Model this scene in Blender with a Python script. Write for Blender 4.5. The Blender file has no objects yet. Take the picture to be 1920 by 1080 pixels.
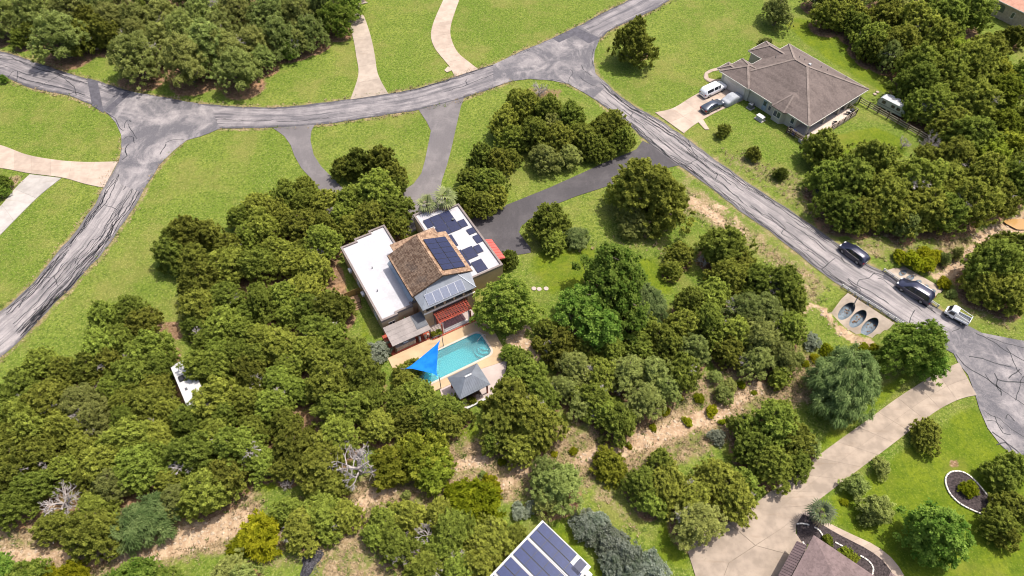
import bpy, bmesh, math, random
import numpy as np
from mathutils import Vector, Matrix

# ------------------------------------------------------------------ camera, sky, sun, exposure
SC = bpy.context.scene
COL = SC.collection
R = math.radians
PITCH, FPX, CAMH = R(52.5), 1280.0, 81.0
cam_d = bpy.data.cameras.new('camera'); cam = bpy.data.objects.new('camera', cam_d); COL.objects.link(cam)
cam.location = (0, 0, CAMH); cam.rotation_euler = (R(90) - PITCH, 0, 0)
cam_d.sensor_width = 36; cam_d.lens = 36 * FPX / 1920; cam_d.clip_end = 9000; cam_d.clip_start = 0.5
SC.camera = cam
SUN_EL, SUN_AZ = R(66), R(60)               # azimuth clockwise from +Y
wd = bpy.data.worlds.new('World'); SC.world = wd; wd.use_nodes = True
nt = wd.node_tree; nt.nodes.clear()
sky = nt.nodes.new('ShaderNodeTexSky'); sky.sky_type = 'NISHITA'; sky.sun_disc = False
sky.sun_elevation = SUN_EL; sky.sun_rotation = SUN_AZ; sky.altitude = 300; sky.dust_density = 5.0; sky.ozone_density = 0.4; sky.air_density = 0.8
bg = nt.nodes.new('ShaderNodeBackground'); bg.inputs['Strength'].default_value = 0.15
wo = nt.nodes.new('ShaderNodeOutputWorld')
nt.links.new(sky.outputs[0], bg.inputs[0]); nt.links.new(bg.outputs[0], wo.inputs[0])
sl = bpy.data.lights.new('sun', 'SUN'); sl.energy = 3.3; sl.angle = R(0.6); sl.color = (1.0, 0.955, 0.88)
so = bpy.data.objects.new('sun', sl); COL.objects.link(so)
sdir = Vector((-math.sin(SUN_AZ) * math.cos(SUN_EL), -math.cos(SUN_AZ) * math.cos(SUN_EL), -math.sin(SUN_EL)))
so.rotation_euler = sdir.to_track_quat('-Z', 'Y').to_euler(); so.location = (60, 40, 120)
SC.view_settings.view_transform = 'Standard'; SC.view_settings.look = 'None'
SC.view_settings.gamma = 1; SC.view_settings.exposure = 0.66
try: SC.view_settings.use_curve_mapping = False
except Exception: pass
SC.render.engine = 'CYCLES'
SC.cycles.max_bounces = 6; SC.cycles.diffuse_bounces = 4; SC.cycles.transparent_max_bounces = 4
SC.cycles.use_denoising = True
SC.cycles.filter_width = 1.1

# ------------------------------------------------------------------ helpers
rng = random.Random(7)
SP, CP = math.sin(PITCH), math.cos(PITCH)
def P(px, py, z=0.0):
    """ground position (at height z) of a place measured on the 1920 x 1080 survey photograph"""
    u = (px - 960) / FPX; v = (py - 540) / FPX
    t = (CAMH - z) / (SP + v * CP)
    return (u * t, t * (CP - v * SP))
def PV(px, py, z=0.0):
    a = P(px, py, z); return Vector((a[0], a[1], z))
def to_px(x, y, z):
    dy = y; dz = z - CAMH
    d = dy * CP - dz * SP; up = dy * SP + dz * CP
    return (960 + FPX * x / d, 540 - FPX * up / d)
def PL(pts, z=0.0): return [P(a, b, z) for a, b in pts]

def put(o, parent=None):
    COL.objects.link(o)
    if parent is not None: o.parent = parent
    return o
def tag(o, label=None, cat=None, group=None, kind=None):
    if label: o['label'] = label
    if cat: o['category'] = cat
    if group: o['group'] = group
    if kind: o['kind'] = kind
    return o
def empty(name, loc=(0, 0, 0), rz=0.0, parent=None, **k):
    o = bpy.data.objects.new(name, None); o.empty_display_size = 0.2
    o.location = loc if len(loc) == 3 else (loc[0], loc[1], 0); o.rotation_euler = (0, 0, rz)
    put(o, parent); tag(o, **k); return o
def np_mesh(name, V, F, tone=None, smooth=False):
    """mesh from numpy arrays, every face with the same number of corners"""
    V = np.asarray(V, np.float32); F = np.asarray(F, np.int32)
    me = bpy.data.meshes.new(name); nf, k = F.shape
    me.vertices.add(len(V)); me.vertices.foreach_set('co', V.ravel())
    me.loops.add(nf * k); me.loops.foreach_set('vertex_index', F.ravel())
    me.polygons.add(nf); me.polygons.foreach_set('loop_start', np.arange(0, nf * k, k, dtype=np.int32))
    try: me.polygons.foreach_set('loop_total', np.full(nf, k, np.int32))
    except Exception: pass
    if smooth: me.polygons.foreach_set('use_smooth', np.ones(nf, bool))
    me.update(calc_edges=True)
    if tone is not None:
        at = me.attributes.new('tone', 'FLOAT', 'POINT'); at.data.foreach_set('value', np.asarray(tone, np.float32))
    return me

class MB:
    """collects shapes; build() links them as ONE mesh object"""
    def __init__(s): s.v = []; s.f = []; s.mi = []; s.m = 0; s.smooth = False
    def add(s, vs, fs):
        n = len(s.v); s.v += [tuple(map(float, q)) for q in vs]
        for f in fs: s.f.append(tuple(i + n for i in f)); s.mi.append(s.m)
        return s
    def box(s, x0, x1, y0, y1, z0, z1):
        return s.add([(x0,y0,z0),(x1,y0,z0),(x1,y1,z0),(x0,y1,z0),(x0,y0,z1),(x1,y0,z1),(x1,y1,z1),(x0,y1,z1)],
                     [(3,2,1,0),(4,5,6,7),(0,1,5,4),(1,2,6,5),(2,3,7,6),(3,0,4,7)])
    def cbox(s, x0, x1, y0, y1, z0, z1, c=0.03):
        """box with chamfered upright and top edges"""
        a = [(x0+c,y0),(x1-c,y0),(x1,y0+c),(x1,y1-c),(x1-c,y1),(x0+c,y1),(x0,y1-c),(x0,y0+c)]
        cx, cy = (x0+x1)/2, (y0+y1)/2
        def inn(p): return (p[0]+(c if p[0]<cx else -c), p[1]+(c if p[1]<cy else -c))
        vs = [(p[0],p[1],z0) for p in a]+[(p[0],p[1],z1-c) for p in a]+[(*inn(p),z1) for p in a]
        fs = [tuple(reversed(range(8)))]+[(i,(i+1)%8,(i+1)%8+8,i+8) for i in range(8)]+[(i+8,(i+1)%8+8,(i+1)%8+16,i+16) for i in range(8)]+[tuple(range(16,24))]
        return s.add(vs, fs)
    def poly(s, pts): return s.add(pts, [tuple(range(len(pts)))])
    def prism(s, pts, z0, z1, bottom=True):
        n = len(pts)
        ar = sum(pts[i][0]*pts[(i+1)%n][1]-pts[(i+1)%n][0]*pts[i][1] for i in range(n))
        if ar < 0: pts = pts[::-1]
        vs = [(p[0],p[1],z0) for p in pts]+[(p[0],p[1],z1) for p in pts]
        fs = [tuple(range(n,2*n))]+[(i,(i+1)%n,(i+1)%n+n,i+n) for i in range(n)]
        if bottom: fs.append(tuple(reversed(range(n))))
        return s.add(vs, fs)
    def cyl(s, x, y, z0, z1, r0, r1=None, n=10):
        r1 = r0 if r1 is None else r1
        vs = [(x+r0*math.cos(2*math.pi*i/n),y+r0*math.sin(2*math.pi*i/n),z0) for i in range(n)]+[(x+r1*math.cos(2*math.pi*i/n),y+r1*math.sin(2*math.pi*i/n),z1) for i in range(n)]
        return s.add(vs, [tuple(reversed(range(n))),tuple(range(n,2*n))]+[(i,(i+1)%n,(i+1)%n+n,i+n) for i in range(n)])
    def tube(s, pts, r, n=6, cap=True):
        pts = [Vector(p) for p in pts]; rs = r if isinstance(r,(list,tuple)) else [r]*len(pts)
        vs = []; prev = None
        for i, p in enumerate(pts):
            d = (pts[min(i+1,len(pts)-1)]-pts[max(i-1,0)])
            if d.length < 1e-6: d = Vector((0,0,1))
            d.normalize()
            a = d.orthogonal() if prev is None else (prev - d*prev.dot(d))
            if a.length < 1e-5: a = d.orthogonal()
            a.normalize(); b = d.cross(a); prev = a
            vs += [tuple(p+(a*math.cos(2*math.pi*k/n)+b*math.sin(2*math.pi*k/n))*rs[i]) for k in range(n)]
        fs = []
        for i in range(len(pts)-1):
            for k in range(n): fs.append((i*n+k,i*n+(k+1)%n,(i+1)*n+(k+1)%n,(i+1)*n+k))
        if cap: fs += [tuple(reversed(range(n))), tuple(range((len(pts)-1)*n,len(pts)*n))]
        return s.add(vs, fs)
    def bar(s, a, b, w, h):
        """rectangular beam between two points; w across, h tall"""
        a, b = Vector(a), Vector(b); d = (b-a).normalized()
        sx = d.cross(Vector((0,0,1)))
        if sx.length < 1e-4: sx = Vector((1,0,0))
        sx.normalize(); up = sx.cross(d).normalized()
        c = [(-1,-1),(1,-1),(1,1),(-1,1)]
        vs = [tuple(q+sx*w/2*i+up*h/2*j) for q in (a,b) for i,j in c]
        return s.add(vs, [(3,2,1,0),(4,5,6,7),(0,1,5,4),(1,2,6,5),(2,3,7,6),(3,0,4,7)])
    def slab(s, pts, t):
        """planar polygon given thickness t downwards"""
        n = len(pts); vs = list(pts)+[(p[0],p[1],p[2]-t) for p in pts]
        return s.add(vs, [tuple(range(n)), tuple(reversed(range(n,2*n)))]+[(i,i+n,(i+1)%n+n,(i+1)%n) for i in range(n)])
    def mesh(s, name, mats, fix=True):
        me = bpy.data.meshes.new(name); me.from_pydata(s.v, [], s.f)
        for m in (mats if isinstance(mats,(list,tuple)) else [mats]): me.materials.append(m)
        if len(me.materials) > 1: me.polygons.foreach_set('material_index', s.mi)
        if fix and len(s.f) < 60000:
            bm = bmesh.new(); bm.from_mesh(me); bmesh.ops.recalc_face_normals(bm, faces=bm.faces); bm.to_mesh(me); bm.free()
        if s.smooth: me.polygons.foreach_set('use_smooth', [True]*len(me.polygons))
        me.update(); return me
    def build(s, name, mats, parent=None, fix=True, **k):
        o = bpy.data.objects.new(name, s.mesh(name, mats, fix)); put(o, parent); tag(o, **k); return o
def share(name, me, parent=None, loc=(0,0,0), rot=(0,0,0), scale=(1,1,1), **k):
    o = bpy.data.objects.new(name, me); o.location = loc; o.rotation_euler = rot; o.scale = scale
    put(o, parent); tag(o, **k); return o
def copy_tree(o, parent=None):
    c = o.copy(); COL.objects.link(c); c.parent = parent
    for ch in list(o.children): copy_tree(ch, c)
    return c

# ------------------------------------------------------------------ materials
class NT:
    def __init__(s, name):
        s.m = bpy.data.materials.new(name); s.m.use_nodes = True; s.t = s.m.node_tree; s.t.nodes.clear()
        s.out = s.n('ShaderNodeOutputMaterial'); s.b = s.n('ShaderNodeBsdfPrincipled'); s.l(s.b.outputs[0], s.out.inputs[0])
    def n(s, t, **k):
        q = s.t.nodes.new(t)
        for a, v in k.items(): setattr(q, a, v)
        return q
    def l(s, a, b): s.t.links.new(a, b)
    def set(s, sock, v):
        if hasattr(v, 'links') or hasattr(v, 'is_linked'): s.l(v, sock)
        else: sock.default_value = v
    def coord(s, kind='Object'): return s.n('ShaderNodeTexCoord').outputs[kind]
    def pos(s): return s.n('ShaderNodeNewGeometry').outputs['Position']
    def scale(s, vec, sc, rot=0.0):
        q = s.n('ShaderNodeMapping'); s.l(vec, q.inputs[0]); q.inputs['Scale'].default_value = sc; q.inputs['Rotation'].default_value = (0,0,rot); return q.outputs[0]
    def noise(s, vec, sc, det=3.0, rough=0.55, dist=0.0):
        q = s.n('ShaderNodeTexNoise'); s.l(vec, q.inputs['Vector']); q.inputs['Scale'].default_value = sc
        q.inputs['Detail'].default_value = det; q.inputs['Roughness'].default_value = rough; q.inputs['Distortion'].default_value = dist
        return q.outputs['Fac']
    def voro(s, vec, sc, feat='F1', out='Distance'):
        q = s.n('ShaderNodeTexVoronoi', feature=feat); s.l(vec, q.inputs['Vector']); q.inputs['Scale'].default_value = sc; return q.outputs[out]
    def math(s, op, a, b=0.5, clamp=False):
        q = s.n('ShaderNodeMath', operation=op); q.use_clamp = clamp; s.set(q.inputs[0], a); s.set(q.inputs[1], b); return q.outputs[0]
    def ramp(s, v, lo, hi, a=0.0, b=1.0):
        q = s.n('ShaderNodeMapRange'); q.interpolation_type = 'SMOOTHSTEP'; s.set(q.inputs[0], v)
        for i, x in zip((1,2,3,4), (lo,hi,a,b)): q.inputs[i].default_value = x
        return q.outputs[0]
    def mix(s, f, a, b, mode='MIX'):
        q = s.n('ShaderNodeMix', data_type='RGBA', blend_type=mode); s.set(q.inputs['Factor'], f)
        for nm, v in (('A', a), ('B', b)):
            k = [i for i in q.inputs if i.name == nm and i.type == 'RGBA'][0]
            if isinstance(v, tuple): k.default_value = (*v[:3], 1)
            else: s.l(v, k)
        return [o for o in q.outputs if o.type == 'RGBA'][0]
    def attr(s, name):
        q = s.n('ShaderNodeAttribute'); q.attribute_name = name; return q.outputs['Fac']
    def bump(s, h, strength=0.3, dist=0.05):
        q = s.n('ShaderNodeBump'); q.inputs['Strength'].default_value = strength; q.inputs['Distance'].default_value = dist
        s.l(h, q.inputs['Height']); s.l(q.outputs[0], s.b.inputs['Normal'])
    def base(s, c, rough=0.8, metal=0.0, spec=0.3):
        if isinstance(c, tuple): s.b.inputs['Base Color'].default_value = (*c[:3], 1)
        else: s.l(c, s.b.inputs['Base Color'])
        s.set(s.b.inputs['Roughness'], rough); s.b.inputs['Metallic'].default_value = metal
        s.b.inputs['Specular IOR Level'].default_value = spec
        return s
def M(name, c, rough=0.8, var=0.18, sc=1.5, bump=0.0, metal=0.0, spec=0.3, coord='Object'):
    """plain procedural finish: base colour with soft uneven wear"""
    t = NT(name); v = t.coord(coord)
    a = t.noise(v, sc, 4); b = t.noise(v, sc*7, 2)
    f = t.math('ADD', t.math('MULTIPLY', a, 0.65), t.math('MULTIPLY', b, 0.35))
    lo = tuple(x*(1-var*1.5) for x in c); hi = tuple(min(1, x*(1+var)) for x in c)
    t.base(t.mix(t.ramp(f, 0.32, 0.68), lo, hi), rough, metal, spec)
    if bump: t.bump(b, bump, 0.03)
    return t.m
# ------------------------------------------------------------------ terrain
def catmull(pts, step):
    """smooth curve through 2-D points, resampled about every step metres"""
    pts = [np.array(p, float) for p in pts]; out = []
    for i in range(len(pts)-1):
        p0 = pts[max(i-1,0)]; p1 = pts[i]; p2 = pts[i+1]; p3 = pts[min(i+2,len(pts)-1)]
        n = max(2, int(np.linalg.norm(p2-p1)/step))
        for k in range(n):
            t = k/n
            out.append(0.5*((2*p1)+(-p0+p2)*t+(2*p0-5*p1+4*p2-p3)*t*t+(-p0+3*p1-3*p2+p3)*t**3))
    out.append(pts[-1]); return np.array(out)
def seg_dist(X, Y, line):
    d = np.full(X.shape, 1e9)
    for (ax, ay), (bx, by) in zip(line[:-1], line[1:]):
        vx, vy = bx-ax, by-ay; L = vx*vx+vy*vy+1e-9
        t = np.clip(((X-ax)*vx+(Y-ay)*vy)/L, 0, 1)
        d = np.minimum(d, np.hypot(X-ax-t*vx, Y-ay-t*vy))
    return d
def in_poly(X, Y, poly):
    c = np.zeros(X.shape, bool); n = len(poly)
    for i in range(n):
        x0, y0 = poly[i]; x1, y1 = poly[(i+1) % n]
        if y0 == y1: continue
        c ^= ((y0 > Y) != (y1 > Y)) & (X < (x1-x0)*(Y-y0)/(y1-y0)+x0)
    return c
def sstep(x, a, b):
    t = np.clip((x-a)/(b-a), 0, 1); return t*t*(3-2*t)
CR1 = [P(*q) for q in [(-140,1030),(-60,1040),(0,1042),(62,1036),(112,1041),(162,1046),(237,1031),(312,1026),(350,1009),(400,990),(430,984),(500,965),(590,955),(665,940),(717,918),(800,905),(890,870),(950,893),(975,890),(1110,850),(1167,834),(1260,805),(1310,781),(1385,748),(1440,716),(1500,690),(1555,650),(1585,632)]]
CR2 = [P(*q) for q in [(1740,548),(1775,510),(1800,490),(1825,465),(1850,440),(1885,425),(1960,395),(2080,330)]]
ROADC = [P(*q) for q in [(1085,120),(1150,190),(1253,262),(1353,350),(1440,402),(1557,487),(1620,525),(1720,590),(1790,630),(1900,700)]]
AP1 = [PV(1590,549), PV(1679,607), PV(1632,643,-1.4), PV(1545,590,-1.4)]
AP2 = [PV(1661,507), PV(1745,565), PV(1772,541,-1.0), PV(1692,499,-1.0)]
_b = P(715,602,3.4); _c, _s = math.cos(R(29.7)), math.sin(R(29.7))
POOLPIT = [(_b[0]+x*_c-y*_s, _b[1]+x*_s+y*_c) for x, y in ((.1,-10.65),(12.2,-10.65),(12.2,-5.85),(.1,-5.85))]
def zf_np(X, Y):
    dr = seg_dist(X, Y, ROADC); d1 = seg_dist(X, Y, CR1); d2 = seg_dist(X, Y, CR2)
    near = np.exp(-(np.hypot(X-CR1[-1][0], Y-CR1[-1][1])/7)**2)
    z = -(0.55+1.05*near)*(1-sstep(d1, 1.2, 4.2+1.5*near))-0.95*(1-sstep(d2, 1.0, 4.5))
    z = z*sstep(dr, 4.4, 8.0)
    for ap in (AP1, AP2):
        pl = [(v.x, v.y) for v in ap]; c = np.array(pl).mean(0)
        pl2 = [tuple(c+(np.array(q)-c)*0.93) for q in pl]
        z = np.where(in_poly(X, Y, pl2), np.minimum(z, -2.6), z)
    z = np.where(in_poly(X, Y, POOLPIT), -1.9, z)
    return z
def zf(x, y): return float(zf_np(np.array([x]), np.array([y]))[0])
def PG(px, py, h=0.0):
    """ground point and height of a place h above the terrain"""
    z = 0.0
    for _ in range(3): x, y = P(px, py, z+h); z = zf(x, y)
    return x, y, z

gx = np.concatenate([[-4000,-2000,-1000,-500,-300,-220,-170,-145], np.arange(-128,128.1,0.6), [145,170,220,300,500,1000,2000,4000]])
gy = np.concatenate([[-4000,-2000,-800,-300,-120,-50,-20,-4,6], np.arange(12,154.1,0.6), [162,175,195,230,300,500,1000,2500,5000]])
GX, GY = np.meshgrid(gx, gy)
GZ = zf_np(GX, GY)
lump = 0.06*np.sin(GX*0.35+1.3*np.sin(GY*0.21))*np.cos(GY*0.31+GX*0.05)
GZ = GZ-0.05+np.where(GZ < -0.05, lump*1.5, 0)
MASKS = {k: np.zeros(GX.shape) for k in ('rock','dry','litter','fresh')}
def paint(attr, pxpoly, soft=1.5, val=1.0, z=0.0):
    pl = [P(a, b, z) for a, b in pxpoly]; ins = in_poly(GX, GY, pl)
    d = seg_dist(GX, GY, pl+[pl[0]]); s = np.where(ins, d, -d)
    MASKS[attr] = np.maximum(MASKS[attr], val*sstep(s, -soft*0.5, soft))
def paint_line(attr, px, w, soft=1.0, val=1.0, z=0.0):
    pl = [P(a, b, z) for a, b in px]; d = seg_dist(GX, GY, pl)
    if attr == 'rock': val *= .95
    MASKS[attr] = np.maximum(MASKS[attr], val*(1-sstep(d, w-soft*0.5, w+soft)))
# pale creek bed, dry bank grass
paint_line('rock', [(-60,1040),(62,1036),(162,1046),(237,1031)], 0.61, 1.2, 0.9)
paint_line('rock', [(237,1031),(312,1022),(350,1005),(400,986),(450,978)], 1.16, 1.6)
paint_line('rock', [(655,985),(670,950),(690,930),(725,915)], 0.68, 0.9)
paint_line('rock', [(860,870),(885,862),(905,860)], 0.61, 0.9); paint_line('rock', [(930,905),(960,890),(1000,868)], 1.02, 1.6, .8)
paint_line('rock', [(1090,860),(1130,840)], 0.54, .9); paint_line('rock', [(1165,838),(1215,822),(1262,802),(1310,782),(1345,772)], 1.02, 1.4)
paint_line('rock', [(1320,790),(1370,757),(1405,733),(1430,722)], 0.61, 1.2, .95); paint_line('rock', [(1420,728),(1470,708),(1500,695)], 0.41, 1, .6)
paint_line('rock', [(1538,592),(1560,612),(1590,630),(1625,650)], 0.54, 1.0, .85, -1.4); paint_line('rock', [(1508,588),(1520,570),(1535,575)], 0.34, .8, .7); paint_line('rock', [(1770,515),(1800,492),(1825,470),(1845,450)], 0.75, 1.2)
paint_line('rock', [(1760,515),(1745,500)], 0.34, 1.0, .8); paint_line('rock', [(1850,445),(1890,425),(1960,395)], 1.50, 2.2, .9)
paint_line('rock', [(1295,372),(1310,385),(1322,395),(1350,412)], 0.82, 1.6, .85); paint_line('rock', [(1345,385),(1375,400),(1395,440)], 0.48, 1.4, .7)
paint_line('rock', [(965,640),(990,650),(1000,665)], 1.09, 1.0, .95); paint_line('rock', [(975,625),(985,610)], 0.48, .8, .8)
paint_line('dry', [(0,1030),(112,1030),(237,1015),(350,990),(440,970)], 3.0, 2.5, .95); paint_line('dry', [(560,985),(640,990),(700,930),(800,905)], 2.6, 2.5, .9)
paint_line('dry', [(640,1000),(650,1080),(760,1080)], 3.0, 3, .8); paint_line('dry', [(860,880),(960,880),(1100,850),(1260,810),(1385,752),(1500,695)], 3.6, 2.6, 1.0)
paint('dry', [(0,985),(60,985),(130,1040),(0,1055)], 1.5, .85); paint('dry', [(1240,720),(1330,690),(1460,700),(1400,790),(1260,800),(1210,830),(1170,800)], 2, .95)
paint('dry', [(1280,320),(1440,435),(1560,525),(1545,590),(1500,560),(1400,470),(1330,430),(1260,400)], 3, .74)
paint('dry', [(1300,268),(1400,280),(1520,330),(1560,430),(1720,440),(1790,520),(1650,505),(1560,450),(1440,365)], 3, .54)
paint('dry', [(1760,560),(1920,570),(1920,640),(1850,620)], 3, .5); paint('dry', [(1740,440),(1880,400),(1920,460),(1800,520),(1740,510)], 2.5, .7)
paint('dry', [(1150,930),(1180,960),(1210,1000),(1190,1010),(1150,960)], 1.2, .9); paint('dry', [(1110,890),(1160,900),(1170,960),(1100,950)], 1.5, .6)
paint('dry', [(1000,450),(1100,440),(1260,420),(1290,520),(1200,480),(1010,480)], 3, .38); paint('dry', [(0,330),(50,325),(0,390)], 1, .8)
paint('dry', [(440,1035),(600,1010),(660,1080),(430,1080)], 2, .5); paint('dry', [(930,860),(1010,840),(1100,830),(1090,790),(1060,820)], 1.5, .6)
paint('dry', [(1440,555),(1500,580),(1530,640),(1480,690),(1440,690)], 2, .5)
paint('litter', [(225,135),(300,150),(360,165),(430,178),(480,150),(560,95),(640,60),(660,25),(640,0),(-20,-40),(-40,70),(30,88),(120,95),(190,105)], 2.5, 1.0)
paint('litter', [(990,160),(1060,165),(1050,190),(960,190)], 1.0, .6); paint('litter', [(1720,200),(1780,200),(1770,235),(1715,225)], 1.0, .9)
paint('litter', [(1640,170),(1690,200),(1700,235),(1650,215)], 1.5, .5); paint('litter', [(1330,850),(1350,838),(1400,855),(1370,875)], 1, .3)
paint('litter', [(1772,868),(1786,853),(1803,866),(1806,880),(1780,878)], .5, .72)
paint('litter', [(1160,95),(1190,88),(1222,95),(1225,108),(1200,118),(1170,115)], 1.2, .85); paint('litter', [(300,600),(335,600),(350,640),(320,640)], 1, .9); paint('litter', [(615,470),(645,500),(660,560),(640,570),(610,540)], 1, .85)
paint('litter', [(960,600),(1000,600),(1010,640),(985,660),(955,640)], 1, .5)
for pl, v in (([(1550,930),(1830,745),(1900,850),(1960,900),(1960,1100),(1690,1100),(1560,985)], .95), ([(1520,830),(1600,760),(1690,690),(1745,690),(1580,830),(1500,880)], 1.0), ([(1440,905),(1530,840),(1430,930),(1370,960)], .9),
    ([(840,800),(900,790),(905,830),(870,870),(840,840)], 1.0), ([(1010,1000),(1050,960),(1130,1060),(1190,1100),(860,1100),(940,1040)], 1.0), ([(1560,250),(1640,235),(1710,260),(1700,300),(1560,300)], 1.0),
    ([(1440,20),(1560,40),(1650,100),(1690,140),(1680,190),(1600,150),(1500,80)], .75), ([(665,580),(690,600),(705,640),(675,640)], 1.0), ([(1010,440),(1080,440),(1180,480),(1240,470),(1280,560),(1020,560),(980,500)], .7),
    ([(1050,760),(1090,770),(1110,810),(1060,830)], .9), ([(480,880),(560,870),(560,920),(480,930)], .9), ([(1230,960),(1310,1010),(1300,1080),(1200,1060)], .8), ([(1330,850),(1380,830),(1440,850),(1400,880)], .9), ([(1840,540),(1920,530),(1920,600),(1870,600)], .7), ([(1400,570),(1260,560),(1250,540),(1300,550)], .8)):
    paint('fresh', pl, 2.0, v)

def ground_mat():
    t = NT('lawn and earth'); p = t.pos()
    big = t.noise(p, 0.05, 3); med = t.noise(p, 0.35, 4); fin = t.noise(p, 2.0, 3, 0.7); tiny = t.noise(p, 4.6, 2, 0.75)
    str_ = t.noise(t.scale(p, (0.9,0.14,1), 0.5), 1.0, 3)
    g = t.mix(t.ramp(med, .3, .7), (0.128,0.188,0.020), (0.190,0.245,0.032))
    g = t.mix(t.ramp(big, .38, .62), g, (0.112,0.182,0.016))
    g = t.mix(t.ramp(fin, .43, .62, 0, .8), g, (0.055,0.100,0.009))
    yel = t.noise(p, .11, 5, .7); g = t.mix(t.ramp(yel, .47, .66, 0, .7), g, (0.190,0.195,0.042)); g = t.mix(t.ramp(str_, .45, .72, 0, .35), g, (0.105,0.145,0.018))
    g = t.mix(t.ramp(tiny, .5, .72, 0, .75), g, (0.31,0.335,0.085))
    g = t.mix(t.ramp(t.noise(p, 4.1, 2, .6), .56, .70, 0, .7), g, (0.085,0.10,0.018))
    g = t.mix(1.0, g, (0.92,0.86,1.05), 'MULTIPLY')
    fr = t.mix(t.ramp(med, .3, .7), (0.075,0.118,0.006), (0.140,0.175,0.011))
    fr = t.mix(t.ramp(str_, .4, .7, 0, .55), fr, (0.085,0.125,0.012))
    fr = t.mix(t.ramp(fin, .45, .65, 0, .65), fr, (0.055,0.088,0.007))
    fr = t.mix(t.ramp(tiny, .5, .72, 0, .5), fr, (0.22,0.25,0.035)); fr = t.mix(t.ramp(t.noise(p, .13, 4), .5, .7, 0, .6), fr, (0.17,0.165,0.03))
    def m(a, amt, lo, hi, nz=None): return t.ramp(t.math('ADD', t.attr(a), t.math('MULTIPLY', t.math('SUBTRACT', nz if nz is not None else med, .5), amt)), lo, hi)
    g = t.mix(m('fresh', .7, .3, .75), g, fr)
    dr = t.mix(t.ramp(fin, .3, .7), (0.185,0.125,0.066), (0.32,0.235,0.135))
    dr = t.mix(t.ramp(tiny, .5, .7, 0, .7), dr, (0.42,0.33,0.22)); dr = t.mix(t.ramp(t.noise(p, .45, 5, .65), .46, .62, 0, .85), dr, (0.125,0.145,0.030))
    nz2 = t.math('ADD', t.math('MULTIPLY', med, .6), t.math('MULTIPLY', fin, .4))
    g = t.mix(m('dry', 1.5, .28, .85, nz2), g, dr)
    li = t.mix(t.ramp(fin, .3, .7), (0.115,0.066,0.036), (0.245,0.150,0.088)); li = t.mix(t.ramp(tiny, .56, .72, 0, .7), li, (0.46,0.35,0.24))
    li = t.mix(t.ramp(t.noise(p, .3, 3), .52, .7, 0, .7), li, (0.39,0.225,0.12))
    g = t.mix(m('litter', 1.1, .35, .7, nz2), g, li)
    rk = t.mix(t.ramp(t.noise(p, 1.1, 5, .7), .35, .65), (0.31,0.205,0.125), (0.45,0.33,0.215))
    rk = t.mix(t.ramp(t.voro(p, 2.2), .0, .35, .8, 0), rk, (0.50,0.385,0.27)); rk = t.mix(t.ramp(t.noise(p, .8, 5), .55, .72, 0, .75), rk, (0.20,0.145,0.08))
    g = t.mix(m('rock', 1.7, .40, .68, nz2), g, rk)
    t.base(g, 0.95, 0, 0.1)
    h = t.math('ADD', t.math('MULTIPLY', fin, .6), t.math('MULTIPLY', tiny, .4)); t.bump(h, .85, .12)
    return t.m

# ------------------------------------------------------------------ roads
def asphalt_mat(name, light, dark, streak=True, mott=0.5, edge=True):
    t = NT(name); p = t.pos()
    uv = t.coord('UV'); sep = t.n('ShaderNodeSeparateXYZ'); t.l(uv, sep.inputs[0]); U, V = sep.outputs[0], sep.outputs[1]
    fin = t.noise(p, 3.5, 4, .7); tiny = t.noise(p, 11, 2); mid = t.noise(p, .35, 5, .6, .6)
    c = t.mix(t.ramp(mid, .5-.16*mott*2, .5+.16), light, tuple(.5*a+.5*b for a, b in zip(light, dark)))
    if streak:
        s1 = t.noise(t.scale(uv, (6.0,.09,1)), 1.0, 4, .6); s2 = t.noise(t.scale(uv, (22.0,.05,1)), 1.0, 3, .6); s3 = t.noise(t.scale(uv, (2.2,.02,1)), 1.0, 2)
        c = t.mix(t.ramp(s1, .45, .65, 0, .72), c, dark); c = t.mix(t.ramp(s2, .48, .66, 0, .55), c, tuple(x*.7 for x in dark))
        c = t.mix(t.ramp(s3, .52, .7, 0, .5), c, tuple(.65*a+.35*b for a, b in zip(dark, light)))
    if edge:
        e = t.math('ABSOLUTE', t.math('SUBTRACT', U, .5)); e = t.math('ADD', e, t.math('MULTIPLY', t.math('SUBTRACT', t.noise(p, .6, 4), .5), .22))
        c = t.mix(t.ramp(e, .38, .47, 0, .82), c, tuple(x*.72 for x in dark))
    else:
        w = t.noise(p, .16, 6, .68, .6); c = t.mix(t.ramp(w, .37, .57, 0, .9), c, dark); c = t.mix(t.ramp(t.noise(t.scale(p, (1,.35,1), .7), .5, 5, .65), .5, .74, 0, .55), c, tuple(min(1, x*1.15) for x in light))
    c = t.mix(t.ramp(fin, .45, .75, 0, .35), c, tuple(x*.6 for x in dark)); c = t.mix(t.ramp(tiny, .55, .75, 0, .3), c, tuple(min(1, x*1.35) for x in light))
    t.base(c, .9, 0, .25); t.bump(t.math('ADD', fin, tiny), .4, .02); return t.m
ASPH = asphalt_mat('weathered road asphalt', (0.280,0.252,0.248), (0.078,0.074,0.083))
ASPHC = asphalt_mat('pale worn road asphalt', (0.335,0.300,0.288), (0.135,0.125,0.127))
JUNC = asphalt_mat('mottled junction asphalt', (0.300,0.270,0.262), (0.092,0.088,0.097), streak=False, edge=False)
DRIVA = asphalt_mat('driveway asphalt', (0.190,0.170,0.166), (0.130,0.117,0.117), streak=True, mott=.4, edge=False)
DRIVD = asphalt_mat('dark driveway asphalt', (0.095,0.086,0.088), (0.064,0.058,0.061), streak=False, edge=False)
PATCH = M('fresh asphalt patch', (0.085,0.080,0.092), .85, .2, 1.2, .3)
SEAL = M('crack sealing tar', (0.018,0.018,0.022), .6, .2, 4)

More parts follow.
